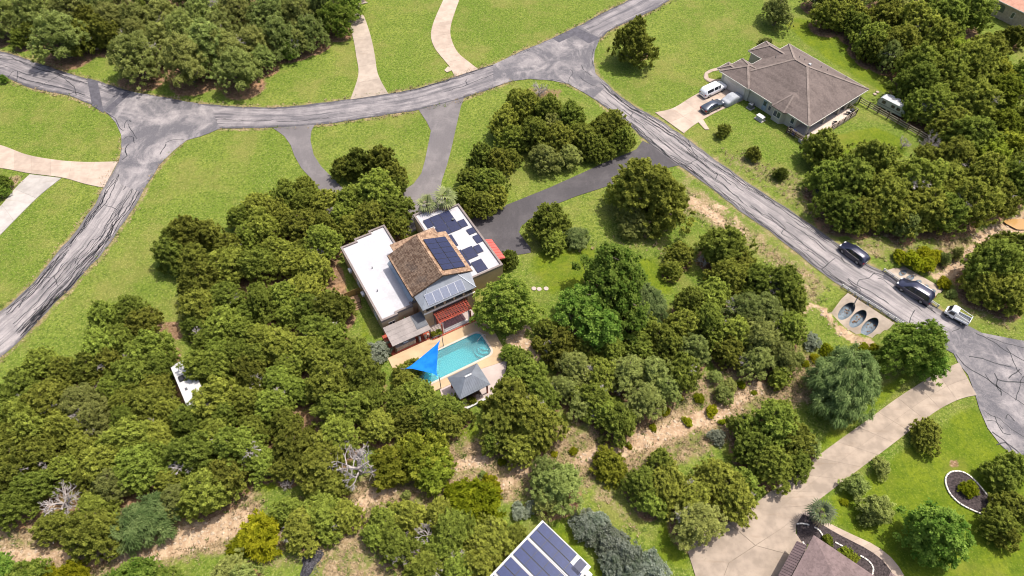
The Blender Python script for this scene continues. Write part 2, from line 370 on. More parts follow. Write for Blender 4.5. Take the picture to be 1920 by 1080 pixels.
def ribbon(left, right, n_across=7, step=1.4, z=0.012, jit=0.0, seed=1):
    """strip between two edges (survey pixels): rows of points and UVs (u across, v along in metres)"""
    A = catmull([P(*q) for q in left], step); B = catmull([P(*q) for q in right], step)
    n = max(len(A), len(B))
    def res(a):
        d = np.concatenate([[0], np.cumsum(np.linalg.norm(np.diff(a, axis=0), axis=1))]); s = np.linspace(0, d[-1], n)
        return np.stack([np.interp(s, d, a[:, 0]), np.interp(s, d, a[:, 1])], 1)
    A, B = res(A), res(B); r = np.random.RandomState(seed)
    if jit:
        D = (B-A)/np.linalg.norm(B-A, axis=1)[:, None]; A = A-D*r.uniform(-jit, jit, (n, 1)); B = B+D*r.uniform(-jit, jit, (n, 1))
    mid = (A+B)/2; v = np.concatenate([[0], np.cumsum(np.linalg.norm(np.diff(mid, axis=0), axis=1))])
    return A, B, v
def strip_obj(name, A, B, v, mat, z, n_across=7, parent=None, **k):
    n = len(A); us = np.linspace(0, 1, n_across)
    V = np.zeros((n, n_across, 3)); V[:, :, :2] = A[:, None, :]*(1-us)[None, :, None]+B[:, None, :]*us[None, :, None]; V[:, :, 2] = z
    idx = np.arange(n*n_across).reshape(n, n_across)
    F = np.stack([idx[:-1, :-1], idx[:-1, 1:], idx[1:, 1:], idx[1:, :-1]], -1).reshape(-1, 4)
    a = V[0, 1]-V[0, 0]; b = V[1, 0]-V[0, 0]
    if a[0]*b[1]-a[1]*b[0] < 0: F = F[:, ::-1]
    me = np_mesh(name, V.reshape(-1, 3), F); uvl = me.uv_layers.new(name='UVMap')
    UV = np.stack([np.tile(us, (n, 1)), np.tile(v[:, None], (1, n_across))], -1).reshape(-1, 2)
    uvl.data.foreach_set('uv', UV[F.ravel()].ravel().astype(np.float32)); me.materials.append(mat)
    o = bpy.data.objects.new(name, me); put(o, parent); tag(o, **k); return o
def sheet(name, px, mat, z, parent=None, smooth_step=None, jit=0.0, pts=None, **k):
    pts = [P(*q) for q in px] if pts is None else pts
    if smooth_step: pts = [tuple(q) for q in catmull(pts+[pts[0]], smooth_step)[:-1]]
    if jit:
        r = random.Random(len(pts)); pts = [(a+r.uniform(-jit, jit), b+r.uniform(-jit, jit)) for a, b in pts]
    m = MB(); m.prism(pts, z-0.04, z, bottom=False); return m.build(name, mat, parent, **k)

roadA_up = [(-120,62),(-60,78),(0,96),(25,102),(62,115),(120,135),(140,141),(185,152),(240,170),(295,180),(375,194),(480,201),(547,199),(655,186),(730,176),(780,166),(855,144),(896,130),(937,117),(960,104),(1035,72),(1080,51),(1125,27),(1180,0),(1240,-32),(1300,-62)]
roadA_lo = [(-120,105),(-60,120),(0,140),(50,162),(87,172),(130,180),(172,197),(215,215),(290,236),(360,244),(412,241),(480,240),(590,235),(630,230),(697,220),(750,211),(785,206),(870,184),(930,162),(960,151),(1010,130),(1070,98),(1122,74),(1145,57),(1197,32),(1230,16),(1256,0),(1310,-32),(1365,-62)]
roadB_l = [(229,262),(227,290),(220,307),(195,352),(175,387),(150,422),(100,485),(52,540),(0,585),(-70,642),(-150,708)]
roadB_r = [(345,262),(325,282),(300,307),(282,335),(250,392),(222,432),(190,477),(155,515),(135,540),(100,572),(67,610),(30,647),(0,671),(-70,732),(-150,800)]
roadC_l = [(1050,150),(1067,157),(1090,170),(1130,197),(1185,240),(1225,275),(1272,310),(1335,355),(1397,402),(1440,431),(1490,470),(1540,510),(1583,540),(1640,577),(1690,609),(1740,640),(1790,664)]
roadC_r = [(1114,120),(1117,138),(1135,155),(1160,177),(1200,205),(1225,218),(1282,255),(1302,270),(1335,295),(1385,330),(1440,369),(1490,400),(1540,435),(1575,459),(1627,495),(1657,509),(1705,540),(1755,575),(1810,609)]
ROADS = {}
for nm, l, r_, sd in (('road', roadA_up, roadA_lo, 1), ('road', roadB_r, roadB_l, 2), ('road', roadC_r, roadC_l, 3)):
    A, B, v = ribbon(l, r_, jit=0.16, seed=sd)
    o = strip_obj(nm, A, B, v, ASPH if sd == 1 else ASPHC, 0.012+0.004*sd, 9, kind='structure'); ROADS[sd] = (o, A, B, v)
for _k in ROADS:                                              # dusty verge where grass meets the asphalt
    for _e in (ROADS[_k][1], ROADS[_k][2]):
        d = seg_dist(GX, GY, [tuple(q) for q in _e[::2]]); MASKS['dry'] = np.maximum(MASKS['dry'], .62*(1-sstep(d, .35, 1.25)))
J1 = sheet('road_junction', [(188,204),(215,178),(240,171),(295,181),(375,195),(399,203),(404,222),(412,241),(392,250),(375,256),(350,263),(325,283),(300,308),(284,334),(262,360),(225,345),(222,306),(229,280),(227,252),(217,230),(202,213)], JUNC, 0.032, kind='structure')
J2 = sheet('road_junction', [(925,121),(960,105),(1035,73),(1085,48),(1125,72),(1115,96),(1113,120),(1117,140),(1140,160),(1112,184),(1090,171),(1067,158),(1035,151),(992,148),(960,152),(925,163)], JUNC, 0.032, kind='structure')
J3 = sheet('turning_circle', [(1752,644),(1800,604),(1812,609),(1840,624),(1907,637),(1990,650),(2110,720),(2180,840),(2120,960),(2010,930),(1950,896),(1914,870),(1875,833),(1852,803),(1836,766),(1828,738),(1815,703),(1797,681),(1788,663)], JUNC, 0.032, kind='structure')
sheet('asphalt_patch', [(163,146),(183,152),(195,212),(173,199)], PATCH, 0.037, parent=ROADS[1][0])
sheet('asphalt_patch', [(236,171),(248,172),(222,196),(205,212),(196,206)], PATCH, 0.0375, parent=J1)
sheet('asphalt_patch', [(1658,511),(1672,518),(1750,566),(1744,572),(1690,543),(1655,520)], PATCH, 0.030, parent=ROADS[3][0])
sheet('asphalt_patch', [(1587,541),(1640,576),(1690,607),(1696,603),(1645,568),(1596,536)], PATCH, 0.030, parent=ROADS[3][0])
sheet('asphalt_patch', [(1035,72),(1080,51),(1124,72),(1104,82),(1078,66),(1048,80)], PATCH, 0.037, parent=J2)

def crack_mesh(lines, z, w=0.10, seed=0):
    m = MB(); r = random.Random(seed)
    for ln in lines:
        pts = catmull(ln, 0.5); n = len(pts)
        if n < 2: continue
        d = np.gradient(pts, axis=0); d /= (np.linalg.norm(d, axis=1)[:, None]+1e-9); nrm = np.stack([-d[:, 1], d[:, 0]], 1)
        ww = w*r.uniform(.7, 1.35)
        off = np.array([r.uniform(-.07, .07) for _ in range(n)])
        L = pts+nrm*(off+ww/2*np.array([r.uniform(.55, 1.3) for _ in range(n)]))[:, None]; Q = pts+nrm*(off-ww/2*np.array([r.uniform(.55, 1.3) for _ in range(n)]))[:, None]
        m.add([(a, b, z) for a, b in L]+[(a, b, z) for a, b in Q], [(i, i+n, i+n+1, i+1) for i in range(n-1)])
    return m
def auto_cracks(sd, specs, seed):
    """sealed cracks that wander along a road: specs = (v0, v1, u centre, u wander, count)"""
    o, A, B, v = ROADS[sd]; r = random.Random(seed); L = []
    for v0, v1, uc, uw, cnt in specs:
        for _ in range(cnt):
            s = r.uniform(v0, v1-4); ln = r.uniform(5, 20); u = uc+r.uniform(-uw, uw); pts = []
            while s < v1 and ln > 0:
                i = np.interp(s, v, np.arange(len(v))); a = np.array([np.interp(i, np.arange(len(v)), A[:, k]) for k in (0, 1)]); b = np.array([np.interp(i, np.arange(len(v)), B[:, k]) for k in (0, 1)])
                uu = min(.975, max(.025, u)); pts.append(a*(1-uu)+b*uu)
                st = r.uniform(.7, 1.6); s += st; ln -= st; u += r.uniform(-.035, .035)+(uc-u)*.05
            if len(pts) > 1: L.append(pts)
            if r.random() < .35 and len(pts) > 3 and .2 < u < .8:      # a short branch
                k = r.randrange(1, len(pts)-1); q = np.array(pts[k]); ang = r.uniform(0, 6.28); br = [q]
                for _ in range(r.randint(2, 4)): ang += r.uniform(-.6, .6); q = q+np.array([math.cos(ang), math.sin(ang)])*.6; br.append(q)
                L.append(br)
    return L
vB = ROADS[2][3][-1]; vC = ROADS[3][3][-1]
LB = auto_cracks(2, [(6, vB-14, .15, .13, 32), (6, vB-14, .38, .14, 12), (8, vB-14, .86, .10, 18), (4, vB-20, .62, .1, 3)], 5)
LC = auto_cracks(3, [(4, vC-4, .13, .09, 30), (6, vC-4, .36, .14, 13), (8, vC-10, .62, .14, 12), (4, vC-4, .9, .07, 26)], 9)
LC += [PL(q) for q in ([(1290,262),(1300,285),(1308,297),(1300,303),(1288,308),(1272,308)], [(1440,400),(1465,420),(1472,428),(1465,438),(1490,450)], [(1540,505),(1565,485)], [(1592,532),(1610,540),(1612,548),(1600,575)], [(1640,512),(1628,522),(1612,525),(1605,540),(1595,552)], [(1612,548),(1600,536),(1590,524)], [(1705,608),(1710,590),(1715,582)], [(1785,622),(1800,615)])]
LJ3 = [PL(q) for q in ([(1792,665),(1815,690),(1850,710),(1875,730),(1877,742)], [(1865,700),(1870,712),(1868,722),(1875,735)], [(1870,712),(1890,716),(1910,716),(1930,722)], [(1830,625),(1860,640),(1890,660),(1930,682)], [(1850,632),(1890,645),(1930,655)], [(1860,810),(1880,825),(1905,845),(1935,868)], [(1845,770),(1858,780),(1875,785),(1890,800),(1920,820)], [(1865,780),(1870,795),(1880,812),(1895,815)], [(1885,785),(1890,777),(1902,790)], [(1850,790),(1865,790),(1880,805)], [(1870,835),(1885,830),(1900,850)])]
LJ1 = [PL(q) for q in ([(200,212),(215,222),(225,240),(232,245)], [(233,240),(236,228),(240,225)], [(240,233),(250,250),(257,260)], [(243,225),(246,228)], [(232,262),(240,255),(250,258),(252,268)], [(310,268),(325,262),(345,262)], [(230,300),(238,292),(235,280),(242,270)], [(300,290),(312,270)])]
LA = [PL(q) for q in ([(0,110),(30,113),(62,122),(105,125)], [(15,145),(28,133),(55,140),(82,133),(110,141),(130,155),(140,165),(143,180)], [(68,165),(100,148),(120,138)], [(31,152),(33,134)], [(0,128),(15,124)], [(120,145),(150,155)], [(190,160),(205,165),(215,160)], [(215,165),(238,170)])] + auto_cracks(1, [(10, 45, .2, .15, 4), (10, 50, .8, .12, 4), (105, 150, .06, .04, 4), (40, 150, .5, .4, 5)], 3)
LJ2 = [PL(q) for q in ([(1032,150),(1050,152),(1068,158)], [(1066,155),(1068,145),(1075,138),(1070,130)], [(1090,122),(1095,132),(1110,143)], [(1086,143),(1100,155),(1120,163)], [(1113,92),(1110,110),(1113,125)], [(980,100),(995,92)])]
_r = random.Random(77); _pl = PL([(1800,640),(1920,655),(1960,760),(1950,870),(1870,800),(1830,720)])
for _ in range(26):                                          # more sealed cracks wandering over the turning circle
    _q = np.array([_r.uniform(_pl[0][0]-4, _pl[2][0]), _r.uniform(_pl[3][1], _pl[0][1])]); _a = _r.uniform(0, 6.28); _ln = [_q]
    if not in_poly(np.array([_q[0]]), np.array([_q[1]]), _pl)[0]: continue
    for _k in range(_r.randint(3, 9)):
        _a += _r.uniform(-.38, .38); _q = _q+np.array([math.cos(_a), math.sin(_a)])*.9
        if not in_poly(np.array([_q[0]]), np.array([_q[1]]), _pl)[0]: break
        _ln.append(_q)
    if len(_ln) > 2: LJ3.append(_ln)
crack_mesh(LB, 0.026, .105, 1).build('crack_sealing', SEAL, ROADS[2][0], fix=False); crack_mesh(LC, 0.0345, .11, 2).build('crack_sealing', SEAL, ROADS[3][0], fix=False)
crack_mesh(LA, 0.022, .13, 3).build('crack_sealing', SEAL, ROADS[1][0], fix=False); crack_mesh(LJ1, 0.0415, .13, 4).build('crack_sealing', SEAL, J1, fix=False)
crack_mesh(LJ2, 0.0415, .13, 5).build('crack_sealing', SEAL, J2, fix=False); crack_mesh(LJ3, 0.0365, .14, 6).build('crack_sealing', SEAL, J3, fix=False)

# ------------------------------------------------------------------ driveways of single concrete slabs
def concrete(name, c, var=.14):
    t = NT(name); p = t.pos(); a = t.noise(p, .5, 5, .65); b = t.noise(p, 4, 3); d = t.noise(t.scale(p, (.25, 1.3, 1), .6), 1, 4)
    k = t.mix(t.ramp(a, .35, .65), tuple(x*(1-var) for x in c), tuple(x*(1+var*.6) for x in c)); k = t.mix(t.ramp(b, .5, .75, 0, .35), k, tuple(x*.72 for x in c))
    k = t.mix(t.ramp(d, .55, .75, 0, .45), k, (c[0]*.68, c[1]*.62, c[2]*.55)); oi = t.n('ShaderNodeObjectInfo')
    hs = t.n('ShaderNodeHueSaturation'); t.l(k, hs.inputs['Color']); t.l(t.ramp(oi.outputs['Random'], 0, 1, .93, 1.07), hs.inputs['Value']); t.base(hs.outputs[0], .9, 0, .2); t.bump(b, .2, .01); return t.m
CONC = concrete('tan concrete', (0.35,0.287,0.23)); CONCP = concrete('peach concrete', (0.395,0.312,0.248)); CONCW = concrete('pale concrete', (0.37,0.338,0.308)); CONCB = concrete('beige aggregate concrete', (0.315,0.253,0.198), .2)
JOINT = M('slab joint grit', (0.20,0.16,0.12), .95)
def slab_drive(name, left, right, n, mat, split=1, z=0.055, gap=.02, jseed=0):
    """driveway built of single slabs laid between two edges"""
    A, B, v = ribbon(left, right, step=.8); tot = v[-1]
    root = strip_obj(name, A, B, v, JOINT, z-.03, 3, kind='structure')
    def at(s, u):
        i = np.interp(s, v, np.arange(len(v))); k = np.arange(len(v))
        a = np.array([np.interp(i, k, A[:, 0]), np.interp(i, k, A[:, 1])]); b = np.array([np.interp(i, k, B[:, 0]), np.interp(i, k, B[:, 1])]); w = np.linalg.norm(b-a)
        return a, b, w
    for i in range(n):
        s0, s1 = tot*i/n+gap/2, tot*(i+1)/n-gap/2
        for j in range(split):
            ss = np.linspace(s0, s1, max(2, int((s1-s0)/.8)+1)); e0 = []; e1 = []
            for s in ss:
                a, b, w = at(s, 0); u0 = j/split+(gap/2/w if j else 0); u1 = (j+1)/split-(gap/2/w if j < split-1 else 0)
                e0.append(tuple(a*(1-u0)+b*u0)); e1.append(tuple(a*(1-u1)+b*u1))
            m = MB(); m.prism(e0+e1[::-1], z-.1, z, bottom=False); m.build('concrete_slab', mat, root)
    return root
slab_drive('driveway', [(690,5),(665,12),(650,30),(655,48),(663,75),(668,105),(672,140),(657,187)], [(668,-6),(676,14),(688,45),(697,75),(703,105),(709,140),(728,176)], 7, CONC)
slab_drive('driveway', [(840,-45),(836,-20),(831,0),(822,20),(812,45),(808,68),(815,90),(833,113),(843,125),(853,144)], [(872,-45),(867,-20),(861,0),(853,22),(845,50),(846,72),(858,98),(880,117),(897,130)], 8, CONCP)
sheet('drain_apron', [(833,132),(840,125),(850,131),(838,136)], CONCP, 0.075, kind='structure')
slab_drive('driveway', [(-120,262),(-60,263),(0,272),(50,290),(105,300),(160,304),(221,303)], [(-120,312),(-60,313),(0,315),(55,325),(117,333),(160,345),(195,352)], 9, CONCP)
slab_drive('driveway', [(-70,440),(-30,410),(0,388),(30,352),(56,327)], [(-70,505),(-30,470),(0,441),(35,405),(75,366),(115,334)], 4, CONCW, z=.060)
slab_drive('driveway', [(1228,211),(1262,203),(1300,180),(1348,156),(1356,158)], [(1282,250),(1302,234),(1340,212),(1380,194),(1400,184)], 5, CONCP, 2)
sheet('drain_apron', [(1308,228),(1318,224),(1330,243),(1322,243)], CONCP, 0.065, kind='structure')
slab_drive('front_path', [(1356,148),(1336,150),(1330,148),(1325,142),(1330,136),(1345,132),(1362,130)], [(1347,153),(1335,156),(1322,150),(1319,142),(1325,133),(1345,127),(1362,125)], 6, CONCP)
D5L = [(1798,680),(1762,696),(1720,722),(1680,748),(1620,792),(1560,835),(1500,880),(1440,925),(1405,955),(1340,995),(1287,1025)]
D5R = [(1831,741),(1800,748),(1760,768),(1720,797),(1660,843),(1600,888),(1545,930),(1520,948),(1500,965),(1470,1010),(1440,1060),(1420,1085)]
slab_drive('driveway', D5L[:9], D5R[:8], 10, CONCB, 2)
root = sheet('driveway', [(1407,953),(1523,945),(1527,952),(1506,963),(1498,975),(1492,985),(1492,1000),(1505,1018),(1512,1032),(1440,1130),(1320,1130),(1286,1024),(1340,994)], JOINT, .026, kind='structure')
for pl in ([(1406.5,954.5),(1519.5,948.5),(1466.5,990),(1416,1022.3),(1366.3,979.6)], [(1365.6,980),(1415,1023),(1366,1055.3),(1353,1090),(1345.5,1130),(1319,1130),(1287,1025),(1340,995)], [(1467.2,990),(1520,949),(1526,952),(1505,964),(1498,975),(1492,985),(1492,1000),(1504,1018),(1511,1032),(1500,1045.3),(1417.3,1022.8)], [(1416.5,1023.5),(1499,1045.9),(1440,1130),(1346.3,1130),(1353.7,1090.6),(1366.6,1056)]):
    sheet('concrete_slab', pl, CONCB, .055, parent=root)
sheet('driveway', [(512,240),(590,234),(584,245),(582,262),(588,290),(602,312),(622,332),(650,360),(610,372),(588,340),(565,315),(552,292),(545,272),(533,255)], DRIVA, .020, kind='structure')
sheet('driveway', [(785,206),(870,184),(864,200),(856,235),(846,280),(838,310),(828,340),(826,360),(835,385),(800,420),(765,440),(735,445),(745,420),(762,400),(757,372),(755,358),(775,345),(790,325),(797,300),(804,265),(808,245),(800,228)], DRIVA, .0205, kind='structure')
sheet('driveway', [(1205,264),(1222,272),(1272,310),(1230,320),(1190,330),(1130,352),(1080,368),(1050,380),(1020,395),(992,412),(977,425),(973,435),(983,450),(995,465),(995,474),(955,480),(925,470),(900,440),(880,415),(895,402),(930,392),(960,380),(1030,352),(1090,325),(1140,302),(1175,288),(1193,280)], DRIVD, .0210, kind='structure')
# ------------------------------------------------------------------ building materials
STUC = M('tan stucco', (0.42,0.31,0.195), .9, .08, .8, .15); STUCL = M('cream siding', (0.46,0.42,0.35), .85, .07, .8)
PARA = M('brown grey parapet cap', (0.20,0.165,0.15), .7, .12); MEMB = M('white roof membrane', (0.425,0.412,0.425), .6, .09, .5)
GALV = M('galvanised metal roof', (0.30,0.325,0.36), .42, .1, 2, 0, .35); METD = M('slate grey metal roof', (0.185,0.20,0.225), .5, .1, 1.2, 0, .2)
RED = M('red painted timber', (0.36,0.07,0.04), .6, .2); REDM = M('red metal sheet', (0.48,0.10,0.08), .5, .12); REDF = M('red terracotta paving', (0.36,0.075,0.04), .8, .2)
WHITE = M('white paint', (0.48,0.47,0.46), .5, .05); CLOTH = M('white curtain cloth', (0.75,0.74,0.74), .9, .06); RUG = M('dark maroon outdoor rug', (0.085,0.045,0.055), .95, .25, 3)
DARKIN = M('dark screened interior', (0.035,0.034,0.036), .6, .2); STONE = M('stacked limestone', (0.40,0.33,0.26), .9, .3, 3, .4); WOOD = M('weathered wood', (0.235,0.15,0.085), .85, .25, 3); WOODB = M('dark brown timber', (0.095,0.058,0.038), .8, .2, 3)
WOODG = M('grey weathered boards', (0.33,0.27,0.215), .85, .2, 3); GLASS = M('window glass', (0.05,0.065,0.08), .12, .15, 1, 0, 0, .6); TRIM = M('off white trim', (0.66,0.62,0.55), .6, .05)
STEEL = M('brushed steel', (0.5,0.5,0.5), .35, .1, 3, 0, .8); BLACK = M('black plastic', (0.022,0.022,0.024), .5, .2); DKGREY = M('dark grey metal', (0.10,0.105,0.115), .5, .15)
DECKB = concrete('beige pool decking', (0.42,0.305,0.185), .10); PATIO = concrete('pale pink patio concrete', (0.42,0.345,0.31), .09); GREYMEM = M('grey beige porch roofing', (0.255,0.222,0.205), .8, .13, .6)
POOLW = NT('pool plaster'); POOLW.base((0.02,0.31,0.36), .6); POOLW = POOLW.m
def water_mat():
    t = NT('pool water'); t.base((0.75,0.97,0.97), .03); t.b.inputs['Transmission Weight'].default_value = .85; t.b.inputs['IOR'].default_value = 1.1
    t.b.inputs['Base Color'].default_value = (0.50,0.92,0.92,1); t.bump(t.noise(t.pos(), 2.2, 3), .05, .05); return t.m
WATER = water_mat()
def cell_mat(name, c, c2, rough=.38):
    t = NT(name); v = t.coord('Object'); b = t.n('ShaderNodeTexBrick'); b.offset = 0; t.l(v, b.inputs['Vector']); b.inputs['Scale'].default_value = 6.4
    b.inputs['Color1'].default_value = (*c, 1); b.inputs['Color2'].default_value = (*[x*1.25 for x in c], 1); b.inputs['Mortar'].default_value = (*c2, 1); b.inputs['Mortar Size'].default_value = .012
    b.inputs['Brick Width'].default_value = 1; b.inputs['Row Height'].default_value = 1; t.base(b.outputs[0], rough, 0, .25); return t.m
CELL = cell_mat('dark solar cells', (0.018,0.022,0.055), (0.045,0.05,0.085)); CELLB = cell_mat('blue solar cells', (0.016,0.026,0.085), (0.035,0.048,0.11)); CELLG = cell_mat('grey blue solar cells', (0.15,0.165,0.215), (0.24,0.25,0.30)); PFRAME = M('solar panel frame black', (0.025,0.025,0.03), .4); PFRAMEW = M('solar panel frame silver', (0.62,0.62,0.63), .35, .06, 1, 0, .5)
def tile_mat():
    t = NT('clay roof tiles'); v = t.coord('Object'); a = t.noise(v, .5, 5, .65); b = t.voro(t.scale(v, (3.2,3.2,3.2)), 1.0, 'F1', 'Color'); sp = t.n('ShaderNodeSeparateColor'); t.l(b, sp.inputs[0])
    c = t.mix(t.ramp(sp.outputs[0], .1, .9), (0.195,0.118,0.075), (0.37,0.245,0.16)); c = t.mix(t.ramp(a, .52, .7, 0, .8), c, (0.19,0.135,0.10)); c = t.mix(t.ramp(t.noise(v, 1.6, 4), .55, .7, 0, .6), c, (0.44,0.30,0.20)); t.base(c, .85, 0, .2); return t.m
TILE = tile_mat()
def shingle_mat(name, c):
    t = NT(name); v = t.coord('Object'); st = t.noise(t.scale(v, (.9, .12, 1)), 1.0, 4, .6); f = t.noise(v, 4.5, 3, .7); cl = t.voro(v, 4.0, 'F1', 'Color'); sp = t.n('ShaderNodeSeparateColor'); t.l(cl, sp.inputs[0])
    k = t.mix(t.ramp(st, .35, .7), tuple(x*1.12 for x in c), tuple(x*.72 for x in c)); k = t.mix(t.ramp(f, .4, .7, 0, .45), k, tuple(x*.62 for x in c)); k = t.mix(t.ramp(sp.outputs[0], .3, 1, 0, .35), k, tuple(min(1, x*1.4) for x in c)); t.base(k, .92, 0, .15)
    t.bump(f, .4, .03); return t.m
SHING = shingle_mat('brown grey shingles', (0.138,0.109,0.097)); SHINGR = shingle_mat('ridge shingles', (0.205,0.165,0.143)); SHINGP = shingle_mat('plum brown shingles', (0.165,0.12,0.115))

def panel_mesh(name, w, h, cell, frame, t=.04):
    m = MB(); m.m = 0; m.box(0, w, 0, h, 0, t); m.m = 1; m.add([(.03,.03,t+.003),(w-.03,.03,t+.003),(w-.03,h-.03,t+.003),(.03,h-.03,t+.003)], [(0,1,2,3)]); return m.mesh(name, [frame, cell])
def plane_panels(parent, me, o, ex, ey, spots, w, h, name='solar_panel'):
    """panels set on a roof plane: o origin, ex/ey in-plane axes (3-D)"""
    ex, ey = Vector(ex).normalized(), Vector(ey).normalized(); ez = ex.cross(ey).normalized()
    for (i, j) in spots:
        p = Vector(o)+ex*i+ey*j+ez*.06; M4 = Matrix((ex, ey, ez)).transposed().to_4x4(); M4.translation = p
        ob = bpy.data.objects.new(name, me); put(ob, parent); ob.matrix_local = M4
def window(parent, x0, x1, z0, z1, y, nrm=-1, n=1, axis='y', glass=GLASS):
    """window in a wall of constant y (or x): frame with n panes; nrm = outward sign"""
    def bx(m, a0, a1, d0, d1, z0, z1):
        d0, d1 = sorted((y+nrm*d0, y+nrm*d1))
        if axis == 'y': m.box(a0, a1, d0, d1, z0, z1)
        else: m.box(d0, d1, a0, a1, z0, z1)
    f = MB(); t = .07
    bx(f, x0, x1, .003, .06, z1-t, z1); bx(f, x0-.03, x1+.03, .003, .09, z0-.02, z0+t)
    step = (x1-x0-t)/n
    for i in range(n+1): bx(f, x0+i*step, x0+i*step+t, .004, .055, z0+t, z1-t)
    w = f.build('window', TRIM, parent)
    for i in range(n):
        g = MB(); bx(g, x0+i*step+t, x0+(i+1)*step, .004, .02, z0+t, z1-t); g.build('pane', glass, w)
    return w

# ------------------------------------------------------------------ the pool house (local x to the right along the pool, y towards the back)
H1 = empty('pool_house', (*P(715,602,3.4), 0), R(29.7), label='tan stucco house with white flat roofs, brown tiled gable and solar panels beside the pool', cat='house')
lw = [(0,0),(2.45,0),(2.45,.35),(4.87,.35),(4.87,.85),(7.5,.85),(7.5,16.5),(4.87,16.5),(4.87,16.05),(2.4,16.05),(2.4,15.5),(0,15.5)]
rw = [(11.6,.5),(19.5,.5),(19.5,14.85),(17.1,14.85),(17.1,15.5),(15,15.5),(15,16.2),(12.3,16.2),(12.3,9),(11.6,9)]
def inset(pts, d):
    n = len(pts); out = []
    for i in range(n):
        p0, p1, p2 = Vector(pts[i-1]), Vector(pts[i]), Vector(pts[(i+1)%n]); a = (p1-p0).normalized(); b = (p2-p1).normalized()
        na, nb = Vector((-a.y, a.x)), Vector((-b.y, b.x)); out.append(tuple(p1+(na+nb)*d))
    return out
def wing(pts, zr, zp):
    m = MB(); m.prism(pts, 0, zr); m.build('wall', STUC, H1)
    m = MB(); m.prism(inset(pts, .2), zr+.004, zr+.05); m.build('flat_roof', MEMB, H1)
    inn = inset(pts, .24); out = inset(pts, -.05); n = len(pts); m = MB()
    vs = [(*p, zr-.12) for p in out]+[(*p, zp) for p in out]+[(*p, zp) for p in inn]+[(*p, zr+.02) for p in inn]
    m.add(vs, [(i+a*n, (i+1)%n+a*n, (i+1)%n+(a+1)*n, i+(a+1)*n) for a in range(3) for i in range(n)]); m.build('parapet', PARA, H1)
wing(lw, 3.15, 3.42); wing(rw, 3.15, 3.45)
m = MB(); m.box(5.35, 13.9, .9, 8.2, 0, 5.9); m.add([(5.35,.9,5.9),(13.9,.9,5.9),(9.7,.9,7.3),(5.35,8.2,5.9),(13.9,8.2,5.9),(9.7,8.2,7.3)], [(0,1,2),(5,4,3)]); m.build('upper_wall', STUC, H1)
m = MB(); m.box(7.4, 12.4, 8.2, 11.6, 0, 2.7); m.build('wall', STUC, H1)
def tiled(x0, x1, z0, z1, y0, y1, name='tiled_roof'):
    """barrel-tiled slope falling from x1 (z1) to x0 (z0), real rows and ribs"""
    nx, ny = 15, int((y1-y0)/.085); V = []; rows = []
    L = abs(x1-x0)
    for i in range(nx*2):
        t = (i//2+(i % 2)*.999)/nx; x = x1+(x0-x1)*t; z = z1+(z0-z1)*t+(.05 if i % 2 else .0)
        for j in range(ny+1):
            y = y0+(y1-y0)*j/ny; V.append((x, y, z+.035*math.sin(y*2*math.pi/.34)))
    idx = np.arange(nx*2*(ny+1)).reshape(nx*2, ny+1); F = np.stack([idx[:-1,:-1], idx[1:,:-1], idx[1:,1:], idx[:-1,1:]], -1).reshape(-1, 4)
    if x0 > x1: F = F[:, ::-1]
    F = F[:, ::-1] if x0 < x1 else F[:, ::-1]
    me = np_mesh(name, V, F); me.materials.append(TILE); o = bpy.data.objects.new(name, me); put(o, H1); return o
tiled(4.95, 9.8, 5.75, 7.5, -.05, 8.5); tiled(14.3, 9.8, 5.85, 7.5, -.05, 8.5)
m = MB(); m.tube([(9.8,-.1,7.5),(9.8,8.55,7.5)], .13, 8); m.build('ridge_tiles', TILE, H1)
m = MB(); m.slab([(4.9,-.08,5.62),(4.9,8.5,5.62),(9.8,8.5,7.4),(9.8,-.08,7.4)], .12); m.slab([(9.8,-.08,7.4),(9.8,8.5,7.4),(14.35,8.5,5.72),(14.35,-.08,5.72)], .12); m.build('eaves_board', WOODB, H1)
m = MB()                                                     # lower tiled hip at the back
for pts in ([(6.2,10.9,5.0),(9.8,9.6,6.3),(12.0,9.6,6.3),(13.4,10.9,5.0)][::-1], [(6.2,10.9,5.0),(6.2,8.3,5.0),(9.8,9.0,6.35),(9.8,9.6,6.3)][::-1], [(9.8,9.6,6.3),(9.8,8.3,6.3),(12.0,8.3,6.3),(12.0,9.6,6.3)][::-1], [(13.4,10.9,5.0),(12.0,9.6,6.3),(12.0,8.3,6.3),(13.4,8.3,5.0)][::-1]): m.slab(pts, .15)
m.build('back_tiled_roof', TILE, H1); m = MB(); m.box(6.6, 13.0, 8.2, 10.5, 0, 5.0); m.build('upper_wall', STUC, H1)
m = MB(); m.slab([(7.6,11.0,2.75),(12.2,11.0,2.75),(12.2,12.3,2.6),(7.6,12.3,2.6)], .1)
for i in range(9): m.bar((7.7+i*.52,11.0,2.79),(7.7+i*.52,12.3,2.64), .05, .06)
m.build('red_porch_roof', REDM, H1)
m = MB(); m.slab([(6.1,1.0,3.62),(6.1,8.6,3.62),(5.36,8.6,3.85),(5.36,1.0,3.85)][::-1], .05); m.slab([(5.33,.9,3.75),(5.33,9.2,3.75),(4.85,9.2,3.3),(4.85,.9,3.3)][::-1], .04); m.build('metal_flashing', GALV, H1)
